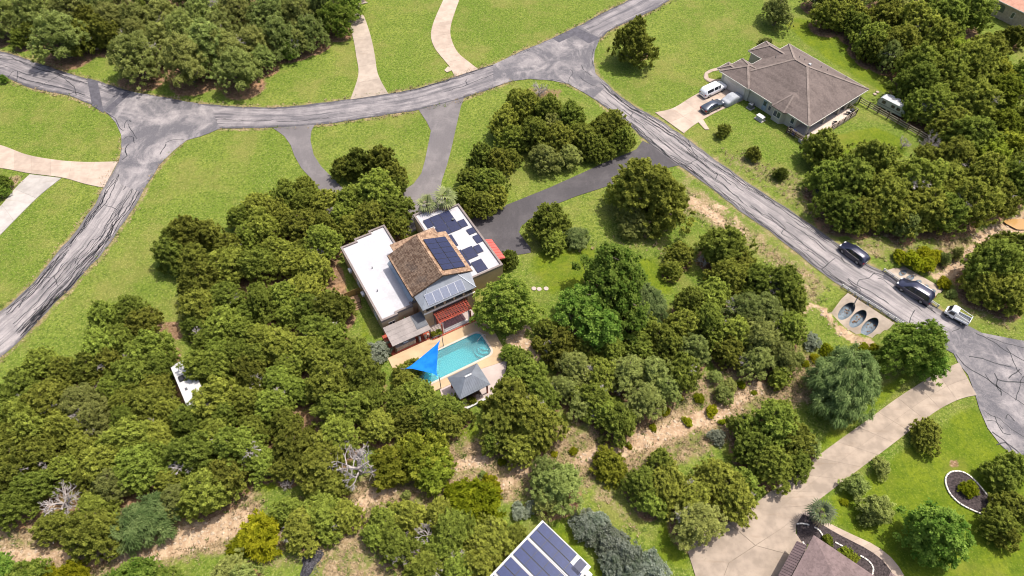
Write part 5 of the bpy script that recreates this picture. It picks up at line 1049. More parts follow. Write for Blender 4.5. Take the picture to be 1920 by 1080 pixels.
for px, py, s, lb in ((645,47,.95,'grey boulder at the top of the concrete drive by the wood'),(636,52,.6,'smaller grey boulder left of the drive at the wood edge'),(163,85,.9,'leaning grey rock at the edge of the upper wood'),(182,90,.8,'flat grey rock at the edge of the upper wood'),(1843,552,.45,'white rock on the grass behind the mini truck'),(1320,1003,.5,'grey rock at the corner of the concrete drive'),(1312,1010,.42,'small grey rock below another at the drive corner'),(1300,1016,.38,'lowest small grey rock at the drive corner')):
    x, y, z_ = PG(px, py); V, F = rock_verts(rr, s); m = MB(); m.add([(a, b, c) for a, b, c in V], F); o = m.build('boulder', ROCKM, label=lb, cat='boulder'); o.location = (x, y, z_)
x, y, z_ = PG(1905,422); m = MB(); m.poly([(x+2.6*math.cos(a)*(1+.2*math.sin(3*a))+1, y+1.5*math.sin(a)*(1+.2*math.cos(2*a)), z_+.22) for a in [i*.31 for i in range(20)]]); t = NT('muddy water'); t.base((0.38,0.22,0.08), .12, 0, .4); m.build('muddy_pool', t.m, label='orange muddy puddle in the creek bed', kind='structure')
# ------------------------------------------------------------------ vegetation: where each plant stands (crown centre and radius on the survey photograph)
J, D, L, O, W, Y, S, B, X, V_ = 'JDLOWYSBXV'
TREES = []
def T(kind, *spots, wood=True):
    for s in spots: TREES.append((s[0], s[1], s[2], kind, wood))
# wood along the top left
T(L, (100,52,40),(200,25,34),(245,88,42),(300,20,33),(340,52,33),(340,100,40),(388,72,42),(440,115,36),(410,42,33),(470,70,30),(440,15,33),(378,12,33),(500,18,33),(522,55,32),(556,72,20),(580,48,27),(60,12,33),(12,18,30),(130,8,33),(170,0,30),(550,8,30),(600,5,28),(250,30,28),(300,65,30),(250,60,26),(420,85,34),(490,100,22))
T(D, (33,66,17),(150,62,28),(196,58,28),(110,82,15),(268,18,24),(165,35,26),(60,55,20))
T(O, (625,25,28),(655,2,22),(540,85,16))
T(L, (-40,20,36),(40,-30,36),(110,-40,36),(190,-40,36),(270,-35,36),(350,-40,36),(430,-38,36),(510,-35,34),(590,-38,32),(650,-40,26))
# clumps in the middle of the lawn
T(J, (945,222,27),(985,192,30),(1028,203,30),(1070,214,31),(1005,243,33),(1050,253,32),(1095,248,32),(1140,232,33),(1166,254,24),(1120,268,26),(960,255,24),(970,178,20),(1080,240,26), wood=False)
T(L, (1022,285,28),(1066,284,23),(1040,225,24), wood=False)
T(D, (905,288,26),(935,300,26),(884,325,25),(955,290,20), wood=False); T(J, (918,335,30),(878,362,22),(902,376,25),(930,365,20), wood=False)
T(X, (1012,158,16), wood=False)
T(D, (1190,74,40), wood=False); T(L, (1462,10,28),(1438,75,14), wood=False); T(J, (1220,345,62),(1258,372,32),(1180,352,34), wood=False); T(L, (1186,398,30),(1178,425,18), wood=False)
T(J, (1030,405,37),(1040,445,24), wood=False); T(W, (1080,438,24), wood=False); T(D, (955,478,18), wood=False)
T(D, (1360,238,15),(1415,283,14),(1467,320,14), wood=False); T(J, (1548,268,34), wood=False)
# big broadleaf trees right of the pool house
T(O, (948,555,56), wood=False); T(O, (1158,512,74),(1102,568,54),(1130,612,44)); T(W, (1208,562,50))
T(J, (1278,470,24),(1262,500,18),(1362,452,42),(1392,482,28),(1420,520,33),(1372,512,33),(1470,528,38),(1490,558,28),(1340,542,34),(1300,560,31),(1282,602,34),(1332,602,36),(1382,620,36),(1480,608,33),(1372,652,29),(1252,640,34),(1202,640,31),(1150,650,29),(1102,640,29),(1130,692,34),(1280,690,34),(1112,742,34),(1160,782,36),(1130,765,28),(1465,703,20),(1215,600,24))
T(L, (1440,572,38),(1400,572,36),(1430,626,40),(1470,660,33),(1422,668,33),(1300,650,33),(1080,682,33),(1180,690,36),(1232,692,38),(1060,720,28),(1212,742,36),(1250,722,28),(1090,752,26))
T(D, (1050,642,33),(1030,612,23),(1010,640,16))
T(X, (1325,482,16),(1335,600,16),(1160,725,14),(1240,655,10))
T(J, (985,702,36),(958,742,44),(1002,782,46),(940,790,38),(1012,735,38),(925,822,22),(980,830,33),(975,675,24)); T(O, (955,655,16),(968,668,14), wood=False)
# creek, culvert and lower right
T(W, (1590,712,70), wood=False); T(O, (1718,645,55),(1745,668,34), wood=False)
T(J, (1448,795,46),(1418,830,36),(1490,820,38),(1405,800,30),(1452,868,36),(1500,862,27),(1470,770,24)); T(L, (1525,830,20),(1360,732,18),(1372,715,14))
T(V_, (1145,868,33)); T(J, (1250,898,40),(1205,900,32),(1302,925,36),(1382,922,42),(1222,935,28),(1342,890,33),(1240,870,28),(1400,905,26)); T(L, (1312,975,44))
T(L, (1050,905,44),(1022,880,30),(1030,935,28)); T(S, (1095,967,18),(975,958,18),(1000,948,16), wood=False); T(B, (1100,990,33),(1142,1012,36),(1182,1042,36),(1222,1062,38),(1150,1052,33),(1190,1078,34),(1120,975,24), wood=False)
T(Y, (888,938,48),(860,925,30),(915,915,28)); T(J, (850,990,42),(918,1008,42),(898,1050,38),(722,972,29),(742,1022,33),(700,1002,23),(800,1062,38),(860,1062,38),(762,962,29),(960,1000,22),(820,960,26),(830,1030,30))
T(X, (770,955,18),(800,995,24),(752,1002,16),(765,1040,22))
T(V_, (735,872,42),(792,850,46),(812,882,40)); T(X, (665,862,44))
T(J, (602,960,42),(562,985,38),(540,955,28),(640,962,32),(622,905,28),(590,920,22)); T(Y, (482,1002,44),(455,1020,26)); T(X, (535,902,12))
T(W, (265,970,52)); T(O, (40,1076,34),(255,1080,40),(-10,1070,32),(305,1088,26),(215,1088,28)); T(Y, (130,1078,34),(85,1084,26)); T(L, (420,1072,36),(450,1085,30)); T(X, (100,932,36),(108,978,26),(60,880,16), wood=True)
# woods of the right-hand side
T(J, (1560,18,32),(1600,12,32),(1612,42,28),(1662,18,37),(1722,30,42),(1782,18,42),(1822,15,36),(1760,62,38),(1690,68,40),(1730,112,42),(1862,78,36),(1832,112,46),(1782,130,46),(1722,150,42),(1832,182,46),(1760,182,42),(1722,190,30),(1792,222,40),(1830,245,46),(1640,62,36),(1585,30,24))
T(D, (1640,88,28),(1905,60,24),(1718,172,24)); T(L, (1672,95,28),(1740,205,22)); T(V_, (1890,160,42),(1892,222,42),(1862,290,42),(1800,100,36),(1870,130,36),(1905,270,34))
T(X, (1752,258,20),(1700,262,12)); T(J, (1950,120,40),(1960,200,40),(1950,300,40),(1910,330,36),(1880,360,32)); T(L, (1600,-25,36),(1680,-25,36),(1760,-28,36),(1540,-20,28))
T(J, (1560,332,36),(1602,328,46),(1582,380,38),(1642,300,42),(1662,360,46),(1722,328,46),(1742,378,42),(1782,328,42),(1822,368,42),(1850,328,42),(1800,290,42),(1620,395,32),(1700,395,34),(1780,395,34),(1750,290,34),(1650,395,28)); T(L, (1705,415,26),(1620,285,18)); T(X, (1655,302,14),(1712,398,12))
T(J, (1872,488,46),(1902,458,36),(1850,530,32),(1905,540,38),(1960,500,40))
T(Y, (1712,485,18),(1738,492,18),(1690,478,16),(1772,528,14),(1755,478,16),(1735,470,14),(1552,655,15),(1570,668,14),(1622,648,10),(1640,650,9),(1530,670,12),(1335,768,13),(1290,790,10),(1250,770,9),(1312,745,11),(1275,745,8),(1390,720,9),(1225,800,8),(1075,845,9),(1040,850,7),(940,865,8),(620,1010,7),(690,985,7),(1480,690,10),(1510,680,9),(1415,735,6),(1355,790,7),(1180,835,6), wood=False); T(L, (1345,700,13),(1300,715,10),(1235,760,9),(1500,665,12),(760,925,9),(905,885,8),(1130,820,8),(1790,545,9),(1800,470,12),(1775,480,12), wood=False)
T(S, (1523,638,20),(1346,818,18), wood=False)
T(J, (1745,810,28), wood=False); T(O, (1765,1000,56), wood=False); T(L, (1660,872,17),(1610,906,21), wood=False); T(L, (1650,948,28),(1632,968,16), wood=False); T(Y, (1820,915,18),(1585,940,8), wood=False); T(J, (1888,888,28),(1912,868,24),(1878,975,30),(1912,945,32),(1890,1000,22), wood=False)
T(V_, (1552,1014,12),(1585,1034,11),(1602,1046,11), wood=False)
T(O, (0,335,16),(-12,350,16),(2,142,7), wood=False); T(S, (702,656,30), wood=False)
T(J, (785,738,34),(810,768,32),(842,760,27),(760,712,22),(838,790,26),(750,745,30),(770,778,30),(860,775,20)); T(V_, (885,750,9),(903,755,7), wood=False)
T(J, (772,690,24),(755,695,18))
T(J, (652,372,30),(700,352,42),(735,382,34),(690,398,36),(660,420,26),(740,410,26),(640,395,26))
T(D, (668,300,28),(712,300,30),(738,318,24),(640,310,22),(742,345,18), wood=False)
T(D, (345,432,36),(318,470,33),(385,430,28),(360,480,30),(325,440,26), wood=False)
# the big wood left of the house: filled with individual trees where the photograph shows closed canopy
WOODP = [(-90,775),(-40,740),(0,712),(28,684),(68,655),(135,640),(140,595),(178,566),(205,545),(240,548),(292,566),(306,592),(318,640),(352,640),(348,590),(325,520),(355,500),(395,480),(425,425),(425,385),(450,362),(512,340),(560,325),(590,342),(625,338),(635,380),(640,440),(632,470),(615,505),(640,560),(662,580),(662,625),(690,690),(740,700),(740,790),(840,800),(690,815),(650,810),(640,900),(560,890),(480,880),(455,905),(445,945),(405,962),(370,950),(335,930),(330,965),(210,1005),(175,1030),(115,1025),(70,1000),(60,975),(-60,970)]
HOLES = [((330,712),13),((345,742),17),((665,862),34),((335,640),22),((315,600),20),((570,768),22),((505,522),15),((452,520),10),((625,520),18),((430,690),8),((100,935),20),((265,970),46)]
rr = random.Random(42); pts = []
def pip(x, y, pl):
    c = False
    for i in range(len(pl)):
        (x0, y0), (x1, y1) = pl[i], pl[i-1]
        if (y0 > y) != (y1 > y) and x < (x1-x0)*(y-y0)/(y1-y0)+x0: c = not c
    return c
old = [(a, b, r) for a, b, r, k, w in TREES if k not in 'XS' and a < 880]
for _ in range(9000):
    x, y = rr.uniform(-90, 860), rr.uniform(330, 1040)
    sc = .78+.00042*(y); r = rr.choice((26,29,31,34,37,40))*sc
    if not all(pip(x+dx*r, y+dy*r, WOODP) for dx, dy in ((0,0),(.6,0),(-.6,0),(0,.55),(0,-.55))): continue
    if any(math.hypot(x-hx, (y-hy)*1.1) < hr+r*.72 for (hx, hy), hr in HOLES): continue
    if any(math.hypot(x-a, (y-b)*1.25) < (r+q)*.63 for a, b, q in pts): continue
    if any(math.hypot(x-a, (y-b)*1.25) < (r+q)*.6 for a, b, q in old): continue
    pts.append((x, y, r))
for x, y, r in pts: TREES.append((x, y, r, rr.choices((J, D, L), (.84, .07, .09))[0], True))
T(X, (240,672,16),(180,720,10),(275,780,9),(520,640,12),(590,700,10),(400,820,9),(20,760,14),(560,560,12),(690,760,12))

def crown_h(kind, r):             # height of the crown centre and total height from the crown radius (metres)
    return {'O': (1.05*r+.6), 'W': (.8*r+.3), 'Y': .55*r+.1, 'S': .6*r+.05, 'B': .65*r+.1, 'V': .7*r+.15, 'X': 1.2*r+.5, 'L': 1.0*r+.5, 'D': .95*r+.4, 'J': .95*r+.45}[kind]
GROW = {'J':1.2,'D':1.12,'L':1.22,'O':1.1,'W':1.08,'V':1.1}
PLANTS = []
for px, py, rp, k, wd_ in TREES:
    x, y, z_ = PG(px, py, 2.0); q = SP+(py-540)/FPX*CP; ppm = FPX*q/CAMH; r = rp/ppm*GROW.get(k, 1.0)*(1.08 if px < 670 and py < 190 else .9 if px > 1500 and py < 250 else 1)
    hc = crown_h(k, r); x, y, z_ = PG(px, py, hc); PLANTS.append([px, py, x, y, z_, r, k, wd_])
for px, py, x, y, z_, r, k, wd_ in PLANTS:
    if wd_ and k in 'JDLOW':
        d = np.hypot(GX-x, GY-y); MASKS['litter'] = np.maximum(MASKS['litter'], .92*(1-sstep(d, r*.55, r*1.12)))
_w = [P(*q, 2.5) for q in WOODP]; _i = in_poly(GX, GY, _w); _d = seg_dist(GX, GY, _w+[_w[0]]); MASKS['litter'] = np.maximum(MASKS['litter'], .62*sstep(np.where(_i, _d, -_d), 0, 2.5))
idx = np.arange(GX.size).reshape(GX.shape); F = np.stack([idx[:-1,:-1], idx[:-1,1:], idx[1:,1:], idx[1:,:-1]], -1).reshape(-1, 4)
me = np_mesh('ground', np.stack([GX.ravel(), GY.ravel(), GZ.ravel()], 1), F, smooth=True)
for k, a in MASKS.items(): at = me.attributes.new(k, 'FLOAT', 'POINT'); at.data.foreach_set('value', a.ravel().astype(np.float32))
me.materials.append(ground_mat()); g = bpy.data.objects.new('ground', me); put(g); tag(g, kind='structure')

# ------------------------------------------------------------------ plant meshes
def leaf_mat(name, lo, hi, trans=.5, hue=.03):
    t = NT(name); oi = t.n('ShaderNodeObjectInfo'); tn = t.attr('tone'); c = t.mix(tn, lo, hi); hs = t.n('ShaderNodeHueSaturation'); t.l(c, hs.inputs['Color'])
    t.l(t.ramp(oi.outputs['Random'], 0, 1, .5-hue*.55, .5+hue*.45), hs.inputs['Hue']); rnd = t.math('FRACT', t.math('MULTIPLY', oi.outputs['Random'], 7.31)); t.l(t.ramp(rnd, 0, 1, .78, 1.2), hs.inputs['Value']); hs.inputs['Saturation'].default_value = 1.0
    d = t.n('ShaderNodeBsdfDiffuse'); tr = t.n('ShaderNodeBsdfTranslucent'); mx = t.n('ShaderNodeMixShader'); mx.inputs[0].default_value = trans
    t.l(hs.outputs[0], d.inputs[0]); t.l(hs.outputs[0], tr.inputs[0]); t.l(d.outputs[0], mx.inputs[1]); t.l(tr.outputs[0], mx.inputs[2]); t.l(mx.outputs[0], t.out.inputs[0]); return t.m
LEAF = {'J': leaf_mat('juniper foliage', (0.162,0.193,0.032), (0.405,0.455,0.084)), 'D': leaf_mat('dark juniper foliage', (0.112,0.132,0.025), (0.290,0.320,0.056)), 'L': leaf_mat('live oak foliage', (0.175,0.205,0.052), (0.420,0.465,0.140)),
        'O': leaf_mat('broadleaf foliage', (0.100,0.175,0.024), (0.310,0.400,0.072)), 'W': leaf_mat('feathery foliage', (0.110,0.168,0.052), (0.275,0.350,0.125)), 'Y': leaf_mat('yellow green shrub', (0.200,0.230,0.012), (0.430,0.440,0.028)),
        'S': leaf_mat('silver green shrub', (0.220,0.250,0.165), (0.410,0.440,0.330)), 'B': leaf_mat('blue grey shrub', (0.150,0.185,0.115), (0.390,0.420,0.340)), 'V': leaf_mat('fresh juniper foliage', (0.150,0.180,0.020), (0.400,0.440,0.058))}
BARK = M('grey brown bark', (0.15,0.115,0.085), .95, .3, 4, .4); DEADW = M('bleached dead wood', (0.42,0.375,0.355), .9, .2, 4)
def unit(r, n):
    v = r.normal(size=(n, 3)); return v/np.linalg.norm(v, axis=1)[:, None]
def foliage(seed, kind):
    """crown of radius 1 resting on the ground level 0: sprigs in tufts on uneven lobes; also the lobe centres for the limbs"""
    r = np.random.RandomState(seed)
    big = kind.islower(); kind = kind.upper()
    P_ = dict(J=dict(nl=16, lr=(.22,.38), flat=.92, h=(.30,1.5), tufts=17, tr=(.09,.17), n=56, L=(.07,.15), w=.040, up=.35), D=dict(nl=16, lr=(.22,.36), flat=.95, h=(.28,1.5), tufts=17, tr=(.09,.16), n=56, L=(.06,.13), w=.040, up=.3),
              L=dict(nl=16, lr=(.24,.38), flat=.82, h=(.5,1.55), tufts=17, tr=(.10,.18), n=56, L=(.04,.08), w=.040, up=.15), O=dict(nl=16, lr=(.28,.46), flat=.9, h=(.5,1.75), tufts=17, tr=(.11,.19), n=50, L=(.05,.10), w=.050, up=.1),
              W=dict(nl=15, lr=(.28,.46), flat=.85, h=(.35,1.25), tufts=18, tr=(.11,.20), n=60, L=(.09,.19), w=.022, up=-.15), Y=dict(nl=11, lr=(.30,.46), flat=.8, h=(.15,.75), tufts=16, tr=(.13,.22), n=50, L=(.11,.22), w=.042, up=.5),
              S=dict(nl=9, lr=(.36,.52), flat=.85, h=(.2,.8), tufts=16, tr=(.13,.22), n=50, L=(.06,.12), w=.052, up=.3), B=dict(nl=13, lr=(.28,.44), flat=.85, h=(.2,.95), tufts=17, tr=(.11,.19), n=52, L=(.06,.13), w=.050, up=.4), V=dict(nl=11, lr=(.32,.5), flat=.85, h=(.2,1.0), tufts=18, tr=(.11,.2), n=54, L=(.08,.16), w=.042, up=.35))[kind]
    if big:                              # large trees: more and finer sprays at the same real leaf size
        P_['nl'] = int(P_['nl']*1.6); P_['tufts'] = int(P_['tufts']*1.35); f_ = .66
        for q_ in ('lr','tr','L'): P_[q_] = tuple(v*f_ if q_ != 'lr' else v*.82 for v in P_[q_])
        P_['w'] *= f_; P_['n'] = int(P_['n']*1.05)
    lobes = []
    for i in range(P_['nl']):
        t = i/(P_['nl']-1); a = i*2.4+r.uniform(-.5,.5); rad = (1-.72*t**1.6)*r.uniform(.30,.92) if i else .05; lr = r.uniform(*P_['lr'])*r.uniform(.75,1.15); h = P_['h'][0]+(P_['h'][1]-P_['h'][0])*t*r.uniform(.8,1.1)
        lobes.append((np.array([rad*math.cos(a), rad*math.sin(a), h]), lr))
    C, Od, Tr, To = [], [], [], []; f1, f2 = r.uniform(0, 6.28, 2)
    for c, lr in lobes:
        d = unit(r, P_['tufts']*2); d = d[d[:, 2] > -.45][:P_['tufts']]; tone0 = r.uniform(-.12,.12)
        for o in d:
            k = r.uniform(.80,1.16); C.append(c+o*lr*k*np.array([1,1,P_['flat']])); Od.append(o); Tr.append(r.uniform(*P_['tr'])); To.append(np.clip(.44+tone0+r.normal()*.25, 0, 1))
    for _ in range(int(len(C)*.42)):                                 # sprays between the lobes break up their outlines
        u_ = unit(r, 1)[0]; u_[2] = abs(u_[2])*.95+.02; hm = P_['h'][1]+.22; q_ = r.uniform(.66,1.04); an = math.atan2(u_[1], u_[0]); rg = 1+.20*math.sin(2*an+f1)+.15*math.sin(3*an+f2); z0 = hm*.42
        C.append(np.array([u_[0]*.88*q_*rg, u_[1]*.88*q_*rg, z0*(1-.55*(1-u_[2]))*.9+u_[2]*(hm-z0)*q_])); Od.append(u_); Tr.append(r.uniform(*P_['tr'])*.85); To.append(np.clip(.44+r.normal()*.25, 0, 1))
    C, Od, Tr, To = map(np.array, (C, Od, Tr, To)); n = P_['n']; N = len(C)*n
    c = np.repeat(C, n, 0); o = np.repeat(Od, n, 0); tr = np.repeat(Tr, n)[:, None]; to = np.repeat(To, n)
    d = o*.75+unit(r, N)*.75; d[:, 2] += P_['up']; d /= np.linalg.norm(d, axis=1)[:, None]
    fn = o*.45+unit(r, N)*.55; fn[:, 2] += .65                      # most sprays lie with their faces up and outwards
    lay = (r.rand(N, 1) < P_.get('lay', .84)); d2 = d-fn*((d*fn).sum(1)/(fn*fn).sum(1))[:, None]*.85; d2 /= np.linalg.norm(d2, axis=1)[:, None]+1e-6; d = np.where(lay, d2, d)
    s = c+unit(r, N)*tr*r.uniform(.1,.95,(N,1))
    if kind in 'JDVY':                                               # tapering upright tufts
        ax = np.repeat(Od*.55+np.array([0,0,.55])+unit(r, len(C))*.45, n, 0); ax /= np.linalg.norm(ax, axis=1)[:, None]; t_ = r.rand(N, 1)**.8
        s = c+ax*tr*(t_*2.1-.8)+unit(r, N)*tr*(1.02-.85*t_)*r.uniform(.3,1,(N,1))
    Ln = r.uniform(*P_['L'], size=(N,1)); side = np.cross(d, np.where(lay, fn, unit(r, N))); side /= np.linalg.norm(side, axis=1)[:, None]+1e-6; w = P_['w']*r.uniform(.9,1.9,(N,1))
    if kind == 'W': tip = s+d*Ln+np.array([0,0,-.06])
    else: tip = s+d*Ln
    m_ = s+d*Ln*.45
    V = np.stack([s, m_+side*w*.5, tip, m_-side*w*.5], 1).reshape(-1, 3); V[:, 2] = np.maximum(V[:, 2], .02)
    F = np.arange(N*4).reshape(N, 4); to = np.clip(to+r.normal(size=N)*.16, 0, 1)
    return V, F, np.repeat(to, 4), lobes
def trunk_mesh(lobes, seed, thick=.07, hgt=.5):
    m = MB(); r = random.Random(seed); fork = Vector((r.uniform(-.06,.06), r.uniform(-.06,.06), hgt*.5))
    m.tube([(0,0,-.05),(0,0,.02),tuple(fork*.6),tuple(fork)], [thick*1.5,thick*1.15,thick,thick*.85], 7)
    for c, lr in lobes:
        c = Vector(c); mid = fork.lerp(c, .5)+Vector((r.uniform(-.08,.08), r.uniform(-.08,.08), -.05)); m.tube([tuple(fork), tuple(mid), tuple(c), tuple(c+Vector((r.uniform(-.2,.2), r.uniform(-.2,.2), .15)))], [thick*.7,thick*.42,thick*.22,.008], 5)
    return m.mesh('trunk', BARK, fix=False)
def dead_mesh(seed):
    r = random.Random(seed); mt = MB(); mb = MB(); fork = Vector((0,0,.35)); mt.tube([(0,0,-.05),(.02,0,.2),tuple(fork)], [.09,.075,.065], 6)
    def grow(p, d, l, rad, lev):
        q = p+d*l; mid = p+d*l*.5+Vector((r.uniform(-1,1), r.uniform(-1,1), r.uniform(-1,1)))*l*.09
        mb.tube([tuple(p), tuple(mid), tuple(q)], [rad, rad*.8, rad*.55], 4 if lev < 2 else 3, cap=False)
        if lev < 5:
            for _ in range(3 if lev < 3 else 3):
                e = (d+Vector((r.gauss(0,.55), r.gauss(0,.55), r.gauss(.05,.4)))).normalized(); grow(p.lerp(q, r.uniform(.45,1)), e, l*r.uniform(.5,.8), max(rad*.6,.012 if lev < 4 else .008), lev+1)
    for i in range(7): a = i*.9+r.uniform(-.3,.3); e = Vector((math.cos(a), math.sin(a), r.uniform(.25,1.0))).normalized(); grow(Vector((0,0,r.uniform(.12,.35))), e, r.uniform(.38,.52), .046, 1)
    return mt.mesh('trunk', DEADW, fix=False), mb.mesh('branches', DEADW, fix=False)
VAR = {}
for k, nv in (('J',7),('D',4),('L',5),('O',2),('W',2),('Y',3),('S',2),('B',3),('V',3),('j',5),('l',3),('o',3),('w',2),('v',2),('d',1)):
    VAR[k] = []
    for i in range(nv):
        V, F, to, lob = foliage(100*ord(k)+i, k); me = np_mesh('crown', V, F, to); me.materials.append(LEAF[k.upper()]); VAR[k].append((me, trunk_mesh(lob, i, .045 if k in 'YSBV' else .065, .35 if k in 'YSBV' else .6)))
VAR['X'] = [dead_mesh(i) for i in range(4)]
TWIG = [dead_mesh(20+i)[1] for i in range(3)]
# names for single plants: what they are and which landmark they are nearest to
NOUN = {'J': ('juniper_tree','olive green juniper','tree'), 'D': ('juniper_tree','dark green juniper','tree'), 'L': ('live_oak_tree','grey green live oak','tree'), 'O': ('broadleaf_tree','bright green broadleaf tree','tree'), 'W': ('feathery_tree','feathery blue green tree','tree'), 'Y': ('leafy_shrub','yellow green shrub','shrub'), 'S': ('silver_shrub','silver leaved shrub','shrub'), 'B': ('blue_grey_shrub','blue grey shrub','shrub'), 'V': ('juniper_bush','fresh green rounded bush','bush'), 'X': ('dead_tree','bleached leafless dead tree','dead tree')}
LANDM = {'the camper roof in the wood': (345,725), 'the blue shade sail': (800,675), 'the gazebo': (880,715), 'the white left roof': (700,510), 'the clay tiled roof': (785,490), 'the red awning': (925,470), 'the forked concrete driveway': (100,320), 'the left road bend': (235,300), 'the dark asphalt patch across the road': (178,180), 'the upper concrete driveway': (690,100), 'the upper curved driveway': (840,70), 'the road fork': (1080,100), 'the white pickup': (1335,170), 'the generator box': (1433,215), 'the timber deck': (1560,225), 'the pale travel trailer': (1665,200), 'the salmon roofed house': (1885,20), 'the flower ring': (1625,100), 'the utility box': (1535,358), 'the navy crossover': (1600,477), 'the long navy SUV': (1715,548), 'the mini truck': (1795,592), 'the three culvert pipes': (1597,610), 'the stepping stones': (1012,541), 'the mulch bed': (1820,920), 'the plum roof': (1560,1045), 'the solar shed': (1015,1040), 'the burn pile': (583,1053), 'the dirt clearing in the wood': (570,768), 'the muddy puddle': (1900,422), 'the dark driveway end': (985,460), 'the wooden side stair': (662,560), 'the concrete slab junction': (1500,965), 'the pale creek bed bend': (390,992), 'the creek bed below the oaks': (1290,790), 'the creek bed left end': (60,1038), 'the palms': (815,375), 'the left asphalt driveway': (575,285), 'the bottom of the left road': (20,640), 'the lower drive top': (1790,720), 'the rocky creek patch': (960,890), 'the rocky slope by the road': (1320,395), 'the lawn gap in the wood': (325,570)}
SECT = ['right of','below right of','below','below left of','left of','above left of','above','above right of']
ORD = ['nearest','second','third','fourth','fifth','sixth','seventh','eighth','ninth','tenth','eleventh','twelfth']
bucket = {}
for i, p in enumerate(PLANTS):
    nm, (lx, ly) = min(LANDM.items(), key=lambda kv: math.hypot(kv[1][0]-p[0], kv[1][1]-p[1])); a = math.degrees(math.atan2(p[1]-ly, p[0]-lx)) % 360
    bucket.setdefault((p[6], nm, int((a+22.5)//45) % 8), []).append((math.hypot(p[0]-lx, p[1]-ly), i))
LAB = {}
for (k, nm, s), ls in bucket.items():
    ls.sort()
    for n_, (_, i) in enumerate(ls): LAB[i] = '%s, %s %s %s' % (NOUN[k][1], 'the one' if len(ls) == 1 else ORD[n_], SECT[s], nm)
rr = random.Random(5)
for i, (px, py, x, y, z_, r, k, wd_) in enumerate(PLANTS):
    nm, noun, cat = NOUN[k]; root = empty(nm, (x, y, z_-.03), rr.uniform(0, 6.28), label=LAB[i], cat=cat, group={'tree':'trees of the woods and lawns','shrub':'shrubs','bush':'bushes','dead tree':'dead trees'}[cat])
    kk = k.lower() if r > (2.25 if k in 'JL' else 3.9) and k.lower() in VAR else k; a, b = VAR[kk][rr.randrange(len(VAR[kk]))]; s = r*.92; zs = s*rr.uniform(.88,1.12)
    if k == 'X': share('trunk', a, root, scale=(s*1.1,s*1.1,zs*2)); share('branches', b, root, scale=(s*1.25,s*1.25,zs*2))
    else:
        el = rr.uniform(.84,1.18); share('crown', a, root, scale=(s*el,s/el,zs)); share('trunk', b, root, scale=(s*el,s/el,zs))
        if k in 'JLD' and wd_ and rr.random() < .42: a_ = rr.uniform(0, 6.28); share('dead_twigs', TWIG[rr.randrange(3)], root, (s*.45*math.cos(a_), s*.45*math.sin(a_), zs*rr.uniform(.7,1.0)), (rr.uniform(-.5,.5), rr.uniform(-.5,.5), a_), (s*.5,s*.5,s*.42))
# ------------------------------------------------------------------ fan palms
FRM = {}
def frond(name, lo, hi):
    m = MB(); r = random.Random(8); m.bar((0,0,0),(.55,0,.10),.04,.03)
    for k in range(9):
        a = R(-76+k*152/8); l = 1.0-.2*abs(a); p = Vector((.55,0,.1)); q = p+Vector((math.cos(a)*l*.62, math.sin(a)*l*.62, .03)); e = p+Vector((math.cos(a)*l, math.sin(a)*l, -.22)); sd = Vector((-math.sin(a), math.cos(a), 0))*.075
        m.add([tuple(p), tuple(q+sd), tuple(e), tuple(q-sd)], [(0,1,2,3)])
    t = NT(name); t.base(t.mix(t.n('ShaderNodeObjectInfo').outputs['Random'], lo, hi), .7, 0, .25); return m.mesh(name, t.m, fix=False)
FA = frond('palm frond green', (0.13,0.155,0.05), (0.27,0.29,0.12)); FD = frond('palm frond dry', (0.26,0.19,0.10), (0.36,0.28,0.16)); FB = frond('palm frond blue', (0.048,0.066,0.030), (0.115,0.13,0.06))
def palm(px, py, h, s, fr, lb, seed):
    x, y = P(px, py, h); r = random.Random(seed); t = empty('fan_palm', (x, y, 0), 0, label=lb, cat='palm tree'); m = MB(); m.tube([(0,0,-.1),(.05,0,h*.4),(0,.05,h*.8),(0,0,h)], [.26,.2,.18,.16], 9); m.build('trunk', BARK, t)
    for k in range(17): lay = k/16; o = share('frond', fr if lay < .82 else FD, t, (0, 0, h-.1-.25*lay), (0, R(-62+lay*112+r.uniform(-10,10)), k*2.4+r.uniform(-.2,.2)), (s*r.uniform(.85,1.1),)*3)
palm(800,382,4.2,1.35,FA,'fan palm beside the back of the right white roof, left of a pair',1); palm(834,370,4.6,1.55,FA,'fan palm behind the right white roof, right and larger of a pair',2); palm(1541,960,3.0,1.2,FB,'bluish fan palm leaning at the mulch bed by the concrete drive',3)
# potted plants on the patio edge
for i, (x, y, lb) in enumerate(((5.9,-3.8,'leafy plant in the white planter beside the porch'),(6.7,-3.85,'small green plant in the white planter by the pergola post'))):
    q = H1P(x, y); o = empty('planter_plant', (*q, .44), i, label=lb, cat='plant'); share('leaves', VAR['V'][i][0], o, scale=(.45,.45,.5))
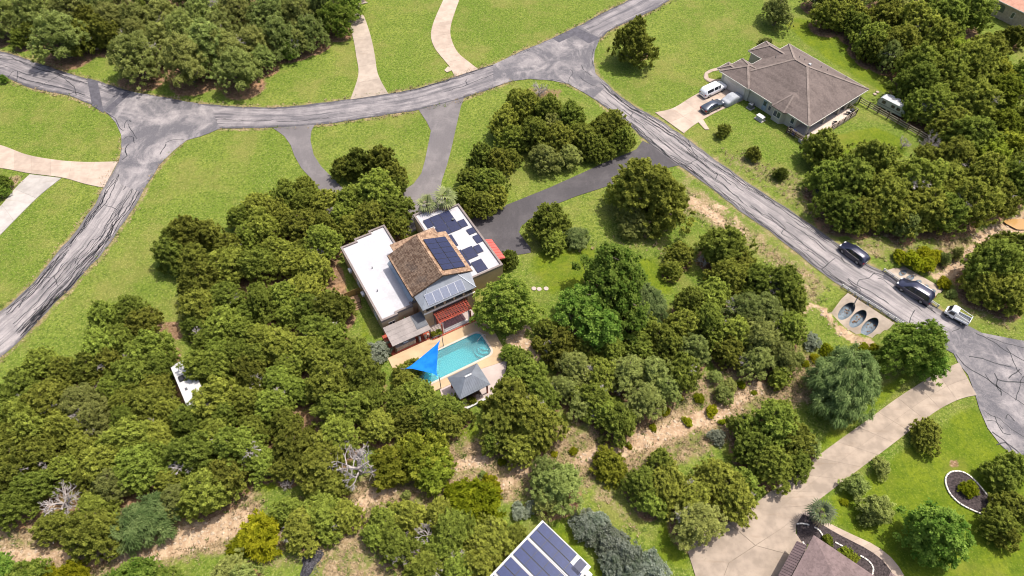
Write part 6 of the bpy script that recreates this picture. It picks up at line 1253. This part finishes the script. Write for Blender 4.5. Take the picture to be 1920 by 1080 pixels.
# ------------------------------------------------------------------ loose stones, weeds and dry grass along the creek
def scatter(n, fn, mat, name, lb, pick, seed):
    r = random.Random(seed); V = []; F = []; c = 0; tries = 0; gxs = gx[(gx > -128) & (gx < 128)]
    wgt = pick.ravel(); cand = np.flatnonzero(wgt > .05); w = wgt[cand]; w = w/w.sum(); rs = np.random.RandomState(seed); ch = rs.choice(cand, n, p=w)
    for k in ch:
        x = GX.ravel()[k]+r.uniform(-.4,.4); y = GY.ravel()[k]+r.uniform(-.4,.4); z_ = GZ.ravel()[k]; v, f = fn(r); b = len(V); ca, sa = math.cos(r.uniform(0,6.28)), 0; a = r.uniform(0,6.28); ca, sa = math.cos(a), math.sin(a)
        V += [(x+p[0]*ca-p[1]*sa, y+p[0]*sa+p[1]*ca, z_+p[2]) for p in v]; F += [tuple(i+b for i in q) for q in f]
    me = bpy.data.meshes.new(name); me.from_pydata(V, [], F); me.materials.append(mat); o = bpy.data.objects.new(name, me); put(o); tag(o, lb, None, None, 'stuff'); return o
inframe = ((GX > -120) & (GX < 120) & (GY > 14) & (GY < 150)).astype(float)
far_road = np.minimum(1, np.maximum(0, seg_dist(GX, GY, ROADC)-4.5))
fin_ = inframe*far_road
for _k in ROADS: fin_ = fin_*(~in_poly(GX, GY, [tuple(q) for q in ROADS[_k][1]]+[tuple(q) for q in ROADS[_k][2][::-1]]))
for _j in (J1, J2, J3): fin_ = fin_*(~in_poly(GX, GY, [(v.co.x, v.co.y) for v in _j.data.vertices][:len(_j.data.vertices)//2]))
for ap in (AP1, AP2): fin_ = fin_*(~in_poly(GX, GY, [(v.x, v.y) for v in ap]))
scatter(1700, lambda r: rock_verts(r, r.choice((.05,.06,.08,.1,.14,.24))), ROCKM, 'loose_stones', 'pale loose stones scattered along the creek bed', MASKS['rock']**2*fin_, 3)
def tuft(r):
    V = []; F = []; h = r.uniform(.2,.5)
    for k in range(6): a = r.uniform(0,6.28); w = .05; b = a+1.57; x, y = .1*math.cos(a), .1*math.sin(a); V += [(x-w*math.cos(b), y-w*math.sin(b), 0),(x+w*math.cos(b), y+w*math.sin(b), 0),(x+h*.7*math.cos(a), y+h*.7*math.sin(a), h*r.uniform(.6,1))]; F.append((3*k,3*k+1,3*k+2))
    return V, F
scatter(5200, tuft, M('dry grass blades', (0.36,0.265,0.15), .95, .35, 3, coord='Generated'), 'dry_grass', 'dry tan grass tufts on the creek banks', MASKS['dry']**2*(1-MASKS['rock'])*fin_, 4)
scatter(4200, tuft, M('green weeds', (0.11,0.155,0.025), .95, .35, 3, coord='Generated'), 'green_weeds', 'low green weeds between the dry grass', np.maximum(MASKS['dry']*.8, MASKS['litter']*.15)*(1-MASKS['rock'])*fin_, 5)
